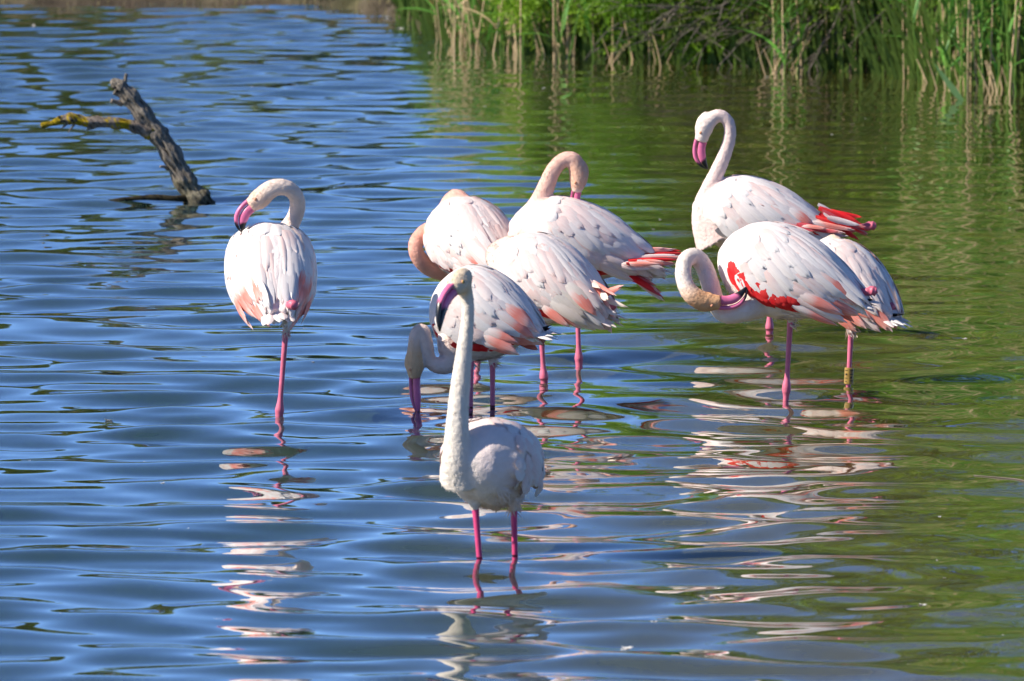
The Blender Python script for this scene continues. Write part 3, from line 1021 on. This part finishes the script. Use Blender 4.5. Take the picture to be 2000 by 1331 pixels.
def pale_col(t, q, r): return np.array((0.42, 0.36, 0.30)) * r.uniform(0.7, 1.1)
for name, px, sides, n, kn, cf, sd in [
    ('trunk', [(405, 420, 0.02, 6.6), (390, 396, 0, 6.0), (370, 368, 0, 4.8), (348, 328, 0, 4.4), (325, 287, 0, 4.2), (303, 256, 0, 4.2), (278, 222, 0, 3.9), (255, 193, 0, 3.7), (236, 174, 0, 3.7), (226, 167, 0, 3.0), (219, 172, 0, 1.2)], 36, 110, 1.0, trunk_col, 1),
    ('branch', [(297, 262, 0, 3.2), (282, 255, -.02, 2.9), (260, 247, -.03, 2.6), (235, 242, -.05, 2.4), (205, 239, -.06, 2.5), (170, 238, -.07, 2.3), (140, 232, -.08, 2.6), (125, 232, -.08, 1.9), (105, 240, -.09, 1.4), (80, 246, -.10, 1.1)], 16, 80, 1.1, lichen_col, 2),
    ('branch', [(375, 388, 0, 1.6), (345, 388, -.05, 1.5), (300, 386, -.06, 1.3), (255, 388, -.07, 1.1), (215, 394, -.08, 1.0), (185, 399, -.09, 0.7), (165, 404, -.10, 0.3)], 10, 50, 0.6, wet_col, 3),
    ('twig', [(240, 172, 0, 1.1), (244, 160, 0, 1.0), (247, 144, 0, 0.6)], 8, 12, 0.5, trunk_col, 4),
    ('twig', [(238, 203, 0, 1.4), (226, 199, -.02, 1.0), (217, 197, -.03, 1.0)], 8, 12, 0.5, pale_col, 5),
    ('twig', [(200, 243, -.06, 1.0), (185, 248, -.07, 0.9), (170, 253, -.08, 0.7)], 8, 12, 0.5, pale_col, 6),
    ('twig', [(148, 240, -.08, 0.6), (140, 250, -.09, 0.5), (133, 260, -.1, 0.2)], 6, 10, 0.4, trunk_col, 7),
    ('twig', [(132, 240, -.08, 0.6), (126, 246, -.09, 0.5), (120, 251, -.1, 0.2)], 6, 10, 0.4, trunk_col, 8),
    ('twig', [(125, 230, -.08, 0.6), (118, 228, -.09, 0.5), (112, 228, -.1, 0.2)], 6, 10, 0.4, trunk_col, 9),
    ('twig', [(327, 330, 0, 1.0), (321, 326, -.03, 0.7), (313, 326, -.05, 0.5)], 8, 10, 0.5, pale_col, 10),
    ('twig', [(292, 228, 0, 0.7), (296, 221, 0, 0.5), (294, 215, 0, 0.2)], 6, 8, 0.4, trunk_col, 11)]:
    v_, f_, c_ = branch_mesh(px, DY, sides, n, kn, cf, sd)
    mesh_obj(name, v_, f_, bark, root, True, c_)

# ------------------------------------------------------------------ plants of the bank
def leaf_mat(name, a, b, rough=0.5, tr=0.25):
    M = Mat(name, rough, 0.3)
    oi = M.add('ShaderNodeObjectInfo')
    v = M.coord('Object')
    n = M.noise(v, 9, 3)
    m = M.add('ShaderNodeMath', operation='MULTIPLY_ADD')
    M.link(oi.outputs['Random'], m.inputs[0]); m.inputs[1].default_value = 0.5; M.link(n, m.inputs[2])
    c = M.ramp(m.outputs[0], [(0.25, a), (0.95, b)])
    M.base(c)
    if tr > 0:
        t = M.add('ShaderNodeBsdfTranslucent')
        M.link(c, t.inputs['Color'])
        mx = M.add('ShaderNodeMixShader')
        mx.inputs[0].default_value = tr
        M.link(M.p.outputs[0], mx.inputs[1]); M.link(t.outputs[0], mx.inputs[2])
        M.link(mx.outputs[0], M.n['Material Output'].inputs['Surface'])
    return M.m
reed_green = leaf_mat('reed_green', (0.06, 0.17, 0.022), (0.18, 0.30, 0.05))
reed_leaf_m = leaf_mat('reed_leaf', (0.04, 0.17, 0.03), (0.13, 0.33, 0.05))
reed_dry = leaf_mat('reed_dry', (0.30, 0.20, 0.10), (0.58, 0.43, 0.25), 0.7, 0.0)
tam_leaf = leaf_mat('tamarisk_leaf', (0.10, 0.24, 0.012), (0.25, 0.42, 0.03), tr=0.45)
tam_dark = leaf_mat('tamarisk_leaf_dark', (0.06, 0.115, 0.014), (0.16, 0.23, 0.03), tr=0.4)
twig_m = leaf_mat('grey_twig', (0.07, 0.058, 0.045), (0.19, 0.16, 0.13), 0.8, 0.0)
far_leaf = leaf_mat('far_tree_leaf', (0.10, 0.15, 0.018), (0.22, 0.27, 0.04))

class MB:
    def __init__(self): self.v, self.f = [], []
    def tube(self, pts, rad, sides=5):
        v, f = tube(pts, rad, sides, cap=False)
        o = len(self.v); self.v += [tuple(q) for q in v]; self.f += [tuple(i + o for i in q) for q in f]
    def blade(self, p, d, n, length, width, droop, seg=5):
        p, d, n = Vector(p), Vector(d).normalized(), Vector(n)
        x = d.cross(n).normalized()
        o = len(self.v)
        for i in range(seg + 1):
            s = i / seg
            w = width * 0.5 * (0.55 + 1.6 * s if s < 0.28 else 1.0 * (1 - ((s - 0.28) / 0.72) ** 1.7))
            c = p + d * (length * s) + Vector((0, 0, -droop * length * s * s))
            self.v.append(tuple(c - x * w)); self.v.append(tuple(c + x * w))
        for i in range(seg):
            a = o + 2 * i
            self.f.append((a, a + 1, a + 3, a + 2))
    def mesh(self, name, mats, smooth=True):
        me = bpy.data.meshes.new(name)
        me.from_pydata(self.v, [], self.f)
        for m in (mats if isinstance(mats, list) else [mats]): me.materials.append(m)
        if smooth: me.polygons.foreach_set('use_smooth', np.ones(len(self.f), bool))
        me.update()
        return me

def reed_stem(mb, base, h, rad, lean, r, seg=6):
    base = Vector(base)
    cx, cy = r.uniform(-0.06, 0.06), r.uniform(-0.06, 0.06)
    pts = []
    for i in range(seg + 1):
        t = i / seg
        pts.append(base + Vector((lean[0] * t * h + cx * t * t * h, lean[1] * t * h + cy * t * t * h, h * t)))
    mb.tube([np.array(p) for p in pts], [rad * (1 - 0.5 * i / seg) for i in range(seg + 1)], 5)
    return pts

def at_path(pts, t):
    i = min(int(t * (len(pts) - 1)), len(pts) - 2)
    return pts[i].lerp(pts[i + 1], t * (len(pts) - 1) - i)

# reed mass behind the front rows: too dense to count
r = random.Random(5)
mb_g, mb_d, mb_l = MB(), MB(), MB()
def veg_height(u):
    return float(np.interp(u, [700, 800, 900, 1100, 1250, 1500, 1700, 2000], [0.3, 0.5, 1.1, 1.6, 2.0, 2.6, 2.6, 2.6]))
def shore_at(u):
    v_ = np.interp(u, [q[0] for q in SHORE_PX], [q[1] for q in SHORE_PX])
    return G(u, v_)
for _ in range(4200):
    u = r.uniform(860, 2350)
    dens = 1.0 if u < 1110 or u > 1770 else 0.22
    if r.random() > dens: continue
    b = shore_at(u)
    y = b.y + 0.10 + abs(r.gauss(0, 1.1))
    x = b.x * y / b.y + r.uniform(-0.03, 0.03)
    h = veg_height(u) * r.uniform(0.55, 1.0)
    z = float(ground_h(np.array([x]), np.array([y]))[0]) - 0.03
    dry = r.random() < (0.55 if u < 1130 else 0.35)
    pts = reed_stem(mb_d if dry else mb_g, (x, y, z), h, r.uniform(0.003, 0.005), (r.uniform(-.12, .12), r.uniform(-.12, .12)), r)
    for q in range(r.randint(3, 6) if not dry else 1):
        p = at_path(pts, r.uniform(0.15, 1.0))
        a = r.uniform(0, 6.28)
        el = r.uniform(0.5, 2.5)
        (mb_l if not dry else mb_d).blade(p, (math.cos(a), math.sin(a), el), (-math.sin(a) * .3 + .2, math.cos(a) * .3 - .6, .4), r.uniform(.22, .42), r.uniform(.012, .024), r.uniform(.1, .5), 4)
rb = MB(); o1 = 0
me = None
vv = mb_g.v + mb_d.v + mb_l.v
ff = mb_g.f + [tuple(i + len(mb_g.v) for i in q) for q in mb_d.f] + [tuple(i + len(mb_g.v) + len(mb_d.v) for i in q) for q in mb_l.f]
mi = [0] * len(mb_g.f) + [1] * len(mb_d.f) + [2] * len(mb_l.f)
o = mesh_obj('reed_bed', vv, ff, [reed_green, reed_dry, reed_leaf_m], None, True, None, mi)
tag(o, 'dense mass of green and dry reeds on the bank behind the front stems', 'reeds', kind='stuff')

# undergrowth: low tangled grass filling the bank behind the reeds
r = random.Random(15)
mb = MB()
for i in range(6500):
    u = r.uniform(770, 2350)
    b = shore_at(u)
    y = b.y + 0.10 + r.random() ** 1.4 * 3.5
    x = b.x * y / b.y
    hh = min(veg_height(u), 1.6) * r.uniform(0.15, 0.75)
    a = r.uniform(0, 6.28)
    mb.blade((x, y, float(ground_h(np.array([x]), np.array([y]))[0]) - .02), (math.cos(a) * .35, math.sin(a) * .35, 1), (math.sin(a) * .6, -1, .2), hh, r.uniform(.012, .03), r.uniform(0, .3), 3)
o = bpy.data.objects.new('undergrowth', mb.mesh('undergrowth', [leaf_mat('undergrowth_leaf', (0.03, 0.075, 0.012), (0.12, 0.20, 0.035))]))
col.objects.link(o)
tag(o, 'tangled low green undergrowth on the bank behind the reeds', 'undergrowth', kind='stuff')

# single reeds along the water's edge
STEM = {}
for kind, mat in (('dry', reed_dry), ('green', reed_green)):
    for q in range(7):
        mb = MB(); rr = random.Random(q * 3 + len(kind))
        pts = reed_stem(mb, (0, 0, 0), 1.0, 0.0048, (rr.uniform(-.10, .10), rr.uniform(-.06, .06)), rr, 7)
        STEM[kind, q] = (mb.mesh('stem', mat), pts)
LEAF = {}
for kind, mat in (('dry', reed_dry), ('green', reed_leaf_m)):
    for q in range(5):
        mb = MB()
        mb.blade((0, 0, 0), (1, 0, 0), (0, 0.15 * (q - 2), 1), 1.0, 0.070, 0.12 + 0.16 * q, 7)
        LEAF[kind, q] = mb.mesh('leaf', mat)

def reed(u, v_, kind, h, seed, leaves=None, lean=None, stub=False):
    rr = random.Random(seed)
    b = G(u, v_)
    q = rr.randrange(7)
    me, pts = STEM[kind, q]
    root = empty('reed', (b.x, b.y, -0.06))
    st = bpy.data.objects.new('stem', me)
    st.parent = root
    st.scale = (rr.uniform(.8, 1.25),) * 2 + (h,)
    st.rotation_euler = (rr.uniform(-.08, .08), rr.uniform(-.12, .12) if lean is None else lean, 0)
    col.objects.link(st)
    if leaves is None: leaves = rr.choice([3, 4, 4, 5]) if kind == 'green' else rr.choice([0, 0, 1])
    Ms = st.matrix_basis.copy() if False else Matrix.LocRotScale(Vector((0, 0, 0)), st.rotation_euler, st.scale)
    for k_ in range(leaves):
        lf = bpy.data.objects.new('leaf', LEAF[kind, rr.randrange(5)])
        lf.parent = root
        p = Ms @ at_path(pts, min(0.98, rr.uniform(0.10, 0.75) / max(0.6, h) * (1.0 if k_ < 3 else h)))
        ln = rr.uniform(0.22, 0.42)
        lf.matrix_basis = Matrix.Translation(p) @ Matrix.Rotation(rr.uniform(0, 6.28), 4, 'Z') @ Matrix.Rotation(-rr.uniform(0.5, 1.35), 4, 'Y') @ Matrix.Scale(ln, 4)
        col.objects.link(lf)
    zone = [(930, 'where the reed bank meets the mud'), (1130, 'left of the bright green tamarisk'), (1290, 'in front of the bright green tamarisk'),
            (1480, 'below the trailing light green tamarisk'), (1640, 'in front of the grey dead twigs'), (1800, 'by the dark shaded hollow'), (9999, 'around the fallen broad leaf')]
    zn = next(z for lim, z in zone if u < lim).replace('left of', 'next to')
    size = 'short' if h < 0.9 else 'tall' if h > 1.6 else 'medium'
    if stub: lab = 'broken dry reed stub in the shallows ' + zn
    else:
        how = 'leaning ' if abs(st.rotation_euler.y) > 0.07 else 'upright '
        lv = ['leafless', 'one-leaved', 'two-leaved', 'three-leaved', 'four-leaved', 'five-leaved'][leaves]
        lab = size + ' ' + how + lv + (' dry tan reed stem ' if kind == 'dry' else ' green reed ') + zn
    tag(root, lab, 'reed', 'broken reed stubs along the bank' if stub else 'dry reeds along the bank' if kind == 'dry' else 'green reeds along the bank')

r = random.Random(21)
n_ = 0
for i in range(150):
    u = r.choice([r.uniform(880, 1130), r.uniform(880, 1200), r.uniform(850, 1000), r.uniform(1690, 2000), r.uniform(1780, 2010), r.uniform(1495, 1570), r.uniform(1790, 2010)])
    vs = np.interp(u, [q[0] for q in SHORE_PX], [q[1] for q in SHORE_PX])
    v_ = vs + r.uniform(-12, 12)
    if 1600 < u < 1790: continue
    kind = 'dry' if r.random() < (0.60 if u < 1130 else 0.35 if u < 1690 else 0.22) else 'green'
    reed(u, v_, kind, veg_height(u) * r.uniform(0.45, 0.95), 1000 + i)
for i in range(40):
    u = r.choice([r.uniform(860, 1300), r.uniform(860, 1300), r.uniform(1500, 1560), r.uniform(1780, 1990)])
    vs = np.interp(u, [q[0] for q in SHORE_PX], [q[1] for q in SHORE_PX])
    reed(u, vs + r.uniform(-2, 16), 'dry', r.uniform(0.14, 0.32), 2000 + i, 0, None, True)

# the bent broad reed leaf dipping into the water at the right
mb = MB()
p0, p1 = V(1826, 128, G(1880, 196).y + 0.05), G(1880, 196)
mb.blade(p1 + Vector((0.01, 0, -0.02)), p0 - p1, Vector((0.3, -0.8, 0.5)), (p0 - p1).length + .03, 0.045, -0.05, 8)
me = mb.mesh('fallen_reed_leaf', leaf_mat('pale_reed_leaf', (0.16, 0.34, 0.10), (0.26, 0.44, 0.16)))
o = bpy.data.objects.new('fallen_reed_leaf', me); col.objects.link(o)
tag(o, 'broad pale green reed leaf bent down with its tip in the water', 'leaf')

# tamarisk bushes: feathery sprays on drooping twigs
def spray(mb, p, d, length, nleaf, ll, lw, r):
    d = d.normalized()
    side = d.cross(Vector((r.uniform(-1, 1), r.uniform(-1, 1), r.uniform(-1, 1)))).normalized()
    n2 = d.cross(side)
    for i in range(nleaf):
        t = (i + r.random()) / nleaf
        q = p + d * (length * t) + Vector((0, 0, -0.25 * length * t * t))
        a = r.uniform(0, 6.28)
        o_ = d * 0.75 + (side * math.cos(a) + n2 * math.sin(a)) * 0.8
        o_.normalize()
        x = o_.cross(d).normalized() * lw * 0.5
        L_ = ll * r.uniform(0.6, 1.3) * (1 - 0.4 * t)
        k0 = len(mb.v)
        mb.v += [tuple(q - x * 0.4), tuple(q + o_ * L_ * 0.5 - x), tuple(q + o_ * L_), tuple(q + o_ * L_ * 0.5 + x)]
        mb.f.append((k0, k0 + 1, k0 + 2, k0 + 3))

def bush(u, back, width, depth, height, nsp, mat, label, seed, low=0.05, ll=0.05, lw=0.010, dead=0, lean=0, skirt=300):
    r = random.Random(seed)
    b = shore_at(u)
    k_ = (b.y + back) / b.y
    base = Vector((b.x * k_, b.y + back, 0.0))
    base.z = float(ground_h(np.array([base.x]), np.array([base.y]))[0]) - 0.05
    root = empty('tamarisk_bush', base)
    tag(root, label, 'bush', 'tamarisk bushes on the bank')
    lm = MB()
    tips = []
    for i in range(11):
        a = r.uniform(0, 6.28); rad = r.uniform(0.3, 1)
        e = Vector((math.cos(a) * width * 0.45 * rad + lean, math.sin(a) * depth * 0.45 * rad, height * r.uniform(0.35, 0.92)))
        m1 = e * 0.4 + Vector((r.uniform(-.12, .12), r.uniform(-.12, .12), 0.05 * height))
        sp = spline([(0, 0, 0), tuple(m1), tuple(e * 0.75 + Vector((r.uniform(-.1, .1), r.uniform(-.1, .1), 0))), tuple(e)], 12)
        lm.tube(sp, np.linspace(0.022, 0.004, 12), 6)
        tips += [Vector(q) for q in sp[3:]]
        for j in range(4):
            s0 = Vector(sp[r.randint(3, 10)])
            dd = Vector((r.uniform(-1, 1), r.uniform(-1, 0.5), r.uniform(-0.5, 0.7))).normalized() * r.uniform(0.3, 0.8)
            lm.tube([np.array(s0), np.array(s0 + dd * 0.5 + Vector((0, 0, .04))), np.array(s0 + dd)], [0.007, 0.005, 0.002], 4)
            tips += [s0 + dd * 0.5, s0 + dd]
    tr = bpy.data.objects.new('trunk', lm.mesh('trunk', twig_m)); tr.parent = root; col.objects.link(tr)
    cm = MB()
    for i in range(nsp):
        if r.random() < 0.35:
            p = r.choice(tips) + Vector((r.gauss(0, .12), r.gauss(0, .12), r.gauss(0, .10)))
        else:
            a = r.uniform(0, 6.28); z = r.random() ** 1.25
            rad = (0.55 + 0.45 * math.sqrt(r.random())) * (math.sin(math.pi * min(0.97, 0.18 + 0.75 * z)) ** 0.7)
            p = Vector((math.cos(a) * width * 0.5 * rad + lean * z, math.sin(a) * depth * 0.5 * rad, low + z * (height - low)))
            # gaps between clumps
            g = float(vnoise(np.array([p.x * 2.6 + seed * 7 + p.y]), np.array([p.z * 2.6 + p.y * 1.7]), 5)[0])
            if g < 0.42: continue
        out = Vector((p.x, p.y, (p.z - height * 0.3) * 0.6)).normalized()
        d = out + Vector((r.gauss(0, .5), r.gauss(0, .5), r.gauss(0.1, .45)))
        sc = 1.0 if p.z < 0.9 else 2.3
        spray(cm, p, d, r.uniform(.12, .28) * (1 if sc == 1 else 1.4), 16 if sc == 1 else 11, ll * sc, lw * sc, r)
    # cascading front skirt
    for i in range(skirt):
        p = Vector((r.uniform(-.55, .55) * width, -depth * 0.5 * r.uniform(0.35, 1.15), low + r.random() * 0.85))
        g = float(vnoise(np.array([p.x * 5 + seed * 3]), np.array([p.z * 5 + seed]), 8)[0])
        if g < 0.38: continue
        d = Vector((r.gauss(-0.1, .55), r.gauss(-0.7, .4), r.gauss(0.0, .45)))
        spray(cm, p, d, r.uniform(.14, .30), 26, 0.042, 0.0085, r)
    cr = bpy.data.objects.new('crown', cm.mesh('crown', mat, False)); cr.parent = root; col.objects.link(cr)
    if dead:
        for i in range(dead):
            mbt = MB()
            st = Vector((r.uniform(-.45, .45) * width, -depth * r.uniform(0.25, 0.6), r.uniform(0.15, 0.75)))
            d = Vector((r.choice([-1, -1, 1]) * r.uniform(0.4, 1), r.uniform(-0.5, 0.1), r.uniform(-0.75, 0.15))).normalized()
            ln = r.uniform(0.3, 0.8)
            pts = [st, st + d * ln * 0.5 + Vector((0, 0, r.uniform(-.03, .06))), st + d * ln + Vector((0, 0, r.uniform(-.1, .02)))]
            mbt.tube([np.array(q) for q in spline([tuple(q) for q in pts], 7)], np.linspace(0.004, 0.0013, 7), 5)
            for j in range(3):
                s0 = pts[0].lerp(pts[2], r.uniform(.2, .8))
                dd = (d + Vector((r.uniform(-.8, .8), r.uniform(-.6, .3), r.uniform(-.8, .5)))).normalized() * ln * r.uniform(.25, .5)
                mbt.tube([np.array(s0), np.array(s0 + dd * .5 + Vector((0, 0, .015))), np.array(s0 + dd)], [0.0035, 0.0028, 0.0012], 4)
            tw = bpy.data.objects.new('dead_twig', mbt.mesh('dead_twig', twig_m)); tw.parent = root; col.objects.link(tw)

bush(1215, 0.75, 1.3, 1.1, 2.0, 1500, tam_leaf, 'bright green feathery tamarisk bush overhanging the reeds', 31, 0.14, skirt=2400)
bush(1380, 0.55, 1.2, 1.1, 3.0, 2000, tam_leaf, 'light green tamarisk bush trailing down to the waterline', 32, 0.06, dead=12, skirt=2400)
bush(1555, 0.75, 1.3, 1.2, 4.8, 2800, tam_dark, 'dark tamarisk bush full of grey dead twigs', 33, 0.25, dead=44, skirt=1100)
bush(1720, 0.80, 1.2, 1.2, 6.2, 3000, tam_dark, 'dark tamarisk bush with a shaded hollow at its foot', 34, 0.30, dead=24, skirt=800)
bush(1930, 1.3, 1.7, 1.3, 7.5, 3200, tam_leaf, 'tall tamarisk bush rising behind the green reeds', 35, 0.3, dead=6)
bush(2240, 1.2, 2.2, 1.5, 8.0, 3000, tam_leaf, 'tall tamarisk bush at the end of the reed bank', 36, 0.3)

# far trees across the marsh (their green shows in the ripples)
r = random.Random(77)
def far_tree_meshes(seed):
    r = random.Random(seed)
    tm, cm = MB(), MB()
    cl = []
    for i in range(9):
        e = Vector((r.uniform(-1.6, 1.6), r.uniform(-1.3, 1.3), r.uniform(1.2, 3.0)))
        tm.tube(spline([(0, 0, -0.1), (e.x * .2, e.y * .2, 0.9), tuple(e * 0.8), tuple(e)], 9), np.linspace(0.12, 0.02, 9), 7)
        cl.append((e, r.uniform(0.6, 1.0)))
    for i in range(5): cl.append((Vector((r.uniform(-1.8, 1.8), r.uniform(-1, 1), r.uniform(0.4, 1.2))), r.uniform(.5, .9)))
    for e, rad in cl:
        for k_ in range(330):
            d = Vector((r.gauss(0, 1), r.gauss(0, 1), r.gauss(0, 1))).normalized()
            p = e + d * rad * r.uniform(0.45, 1.08) * Vector((1, 1, .8)).length / 1.62
            o_ = (d + Vector((r.gauss(0, .7), r.gauss(0, .7), r.gauss(0, .7)))).normalized()
            x = o_.orthogonal().normalized() * 0.05
            k0 = len(cm.v)
            cm.v += [tuple(p - o_ * .08), tuple(p - x), tuple(p + o_ * .09), tuple(p + x)]
            cm.f.append((k0, k0 + 1, k0 + 2, k0 + 3))
    return tm.mesh('trunk', twig_m), cm.mesh('crown', far_leaf, False)
FT = [far_tree_meshes(s_) for s_ in (1, 2, 3)]
x = -28.0
while x < 10:
    t_, c_ = r.choice(FT)
    y = r.uniform(72, 82)
    root = empty('far_tree', (x, y, float(ground_h(np.array([x]), np.array([y]))[0])))
    sc = r.uniform(0.9, 1.35)
    root.scale = (sc * r.uniform(.9, 1.2), sc, sc * r.uniform(0.85, 1.1))
    root.rotation_euler.z = r.uniform(0, 6.28)
    tag(root, 'low rounded green tree on the far side of the marsh, mirrored in the ripples', 'tree', 'trees beyond the far bank')
    for nm, me in (('trunk', t_), ('crown', c_)):
        o = bpy.data.objects.new(nm, me); o.parent = root; col.objects.link(o)
    x += r.uniform(1.2, 2.4)

# dry grass on the far mud bank and beyond
r = random.Random(9)
mb = MB()
for i in range(5200):
    x = r.uniform(-7, 0.2)
    y = float(shore_y(np.array([x]))[0]) + 0.12 + abs(r.gauss(0, 2.2))
    if r.random() < 0.5 and x < -1.4: 
        y += 1.0
    z = float(ground_h(np.array([x]), np.array([y]))[0]) - 0.01
    h = r.uniform(0.06, 0.28) if y > SHY[2] + 0.8 else r.uniform(.04, .12)
    a = r.uniform(0, 6.28)
    mb.blade((x, y, z), (math.cos(a) * .4, math.sin(a) * .4, 1), (math.sin(a), -1, 0.2), h, 0.010, .25, 3)
o = bpy.data.objects.new('marsh_grass', mb.mesh('marsh_grass', [leaf_mat('marsh_grass', (0.10, 0.10, 0.03), (0.30, 0.24, 0.12), 0.7)]))
col.objects.link(o)
tag(o, 'sparse dry grass on the low far mud bank', 'grass', kind='stuff')

# ------------------------------------------------------------------ floating bits
M = Mat('white_down', 0.8, 0.1)
v = M.coord('Object')
M.base(M.ramp(M.noise(v, 80, 4), [(0.3, (0.55, 0.52, 0.48)), (0.6, (0.82, 0.80, 0.77))]))
M.bump(M.noise(v, 120, 4), 0.6, 0.004)
down_m = M.m
def fluff_mesh(seed):
    r = random.Random(seed)
    mb = MB()
    for i in range(16):
        a = r.uniform(0, 6.28)
        mb.blade((r.uniform(-.12, .12), r.uniform(-.12, .12), 0.02), (math.cos(a), math.sin(a), r.uniform(0.05, .9)), (0, 0.2, 1), r.uniform(.3, .6), r.uniform(.12, .25), r.uniform(.1, .5), 3)
    return mb.mesh('floating_down', down_m)
FL = [fluff_mesh(s_) for s_ in range(5)]
r = random.Random(3)
SPOTS = [(1222, 1260, .035), (1277, 1224, .016), (1800, 1183, .028), (1830, 1096, .012), (1845, 1128, .012), (1885, 660, .018), (1290, 429, .016), (1480, 1178, .012), (1690, 1260, .010),
         (715, 23, .05), (757, 35, .05), (780, 55, .045), (65, 50, .035), (655, 6, .04), (1972, 405, .018), (1276, 448, .018), (840, 104, .022), (1062, 172, .026), (947, 210, .012), (1185, 170, .014), (1330, 205, .012),
         (212, 820, .03), (318, 949, .016), (282, 903, .010), (369, 1036, .010), (312, 1038, .008), (58, 902, .012), (595, 642, .014), (802, 559, .016), (612, 712, .014), (120, 285, .012),
         (492, 172, .014), (330, 189, .012), (318, 316, .012), (1835, 1010, .012), (1904, 1058, .008), (1985, 1105, .01), (1560, 330, .012), (1625, 262, .012), (1730, 290, .01), (1690, 232, .014), (1498, 150, .03), (690, 1008, .008), (470, 1190, .008), (120, 1200, .008), (1960, 1240, .010), (1030, 1180, .006), (980, 1205, .006), (1396, 1146, .012), (1640, 905, .008), (1700, 860, .008)]
LANDMARKS = [(*G(u, v_).xy, n_) for u, v_, n_ in [(388, 393, 'the driftwood'), (545, 815, 'the flamingo that stands alone'), (810, 775, 'the feeding flamingo'), (965, 1095, 'the flamingo facing the viewer'),
    (1535, 778, 'the scarlet-banded flamingo'), (1657, 752, 'the ringed flamingo'), (1130, 712, 'the large preening flamingo'), (1870, 195, 'the fallen reed leaf'), (1050, 130, 'the dry reeds'), (1400, 150, 'the tamarisk bushes'),
    (700, 25, 'the far mud bank'), (1950, 935, 'the floating straw')]]
for (u, v_, sz) in SPOTS:
    o = bpy.data.objects.new('floating_down', r.choice(FL))
    p = G(u, v_)
    o.location = (p.x, p.y, float(wave_h(np.array([[p.x]]), np.array([[p.y]]))[0, 0]) - 0.001)
    sz *= 1.4; o.scale = (sz, sz, sz * .7); o.rotation_euler.z = r.uniform(0, 6.28)
    lm = min(LANDMARKS, key=lambda q: (Vector((q[0], q[1] * 0.5)) - Vector((p.x, p.y * 0.5))).length)[2]
    tag(o, 'tiny white tuft of down floating near ' + lm, 'down feather', 'down feathers floating on the lake')
    col.objects.link(o)
a, b = G(1902, 930), G(2025, 950)
sp = spline([(*a, 0), (*(a.lerp(b, .5) + Vector((0, .03, 0))), 0), (*b, 0)], 14)[:, :3]
sp[:, 2] = [float(wave_h(np.array([[q[0]]]), np.array([[q[1]]]))[0, 0]) + 0.002 for q in sp]
v_, f_ = tube(sp, np.linspace(0.0016, 0.0028, 14), 6)
o = mesh_obj('floating_straw', v_, f_, twig_m)
tag(o, 'thin grey straw floating on the green-tinted water', 'straw')
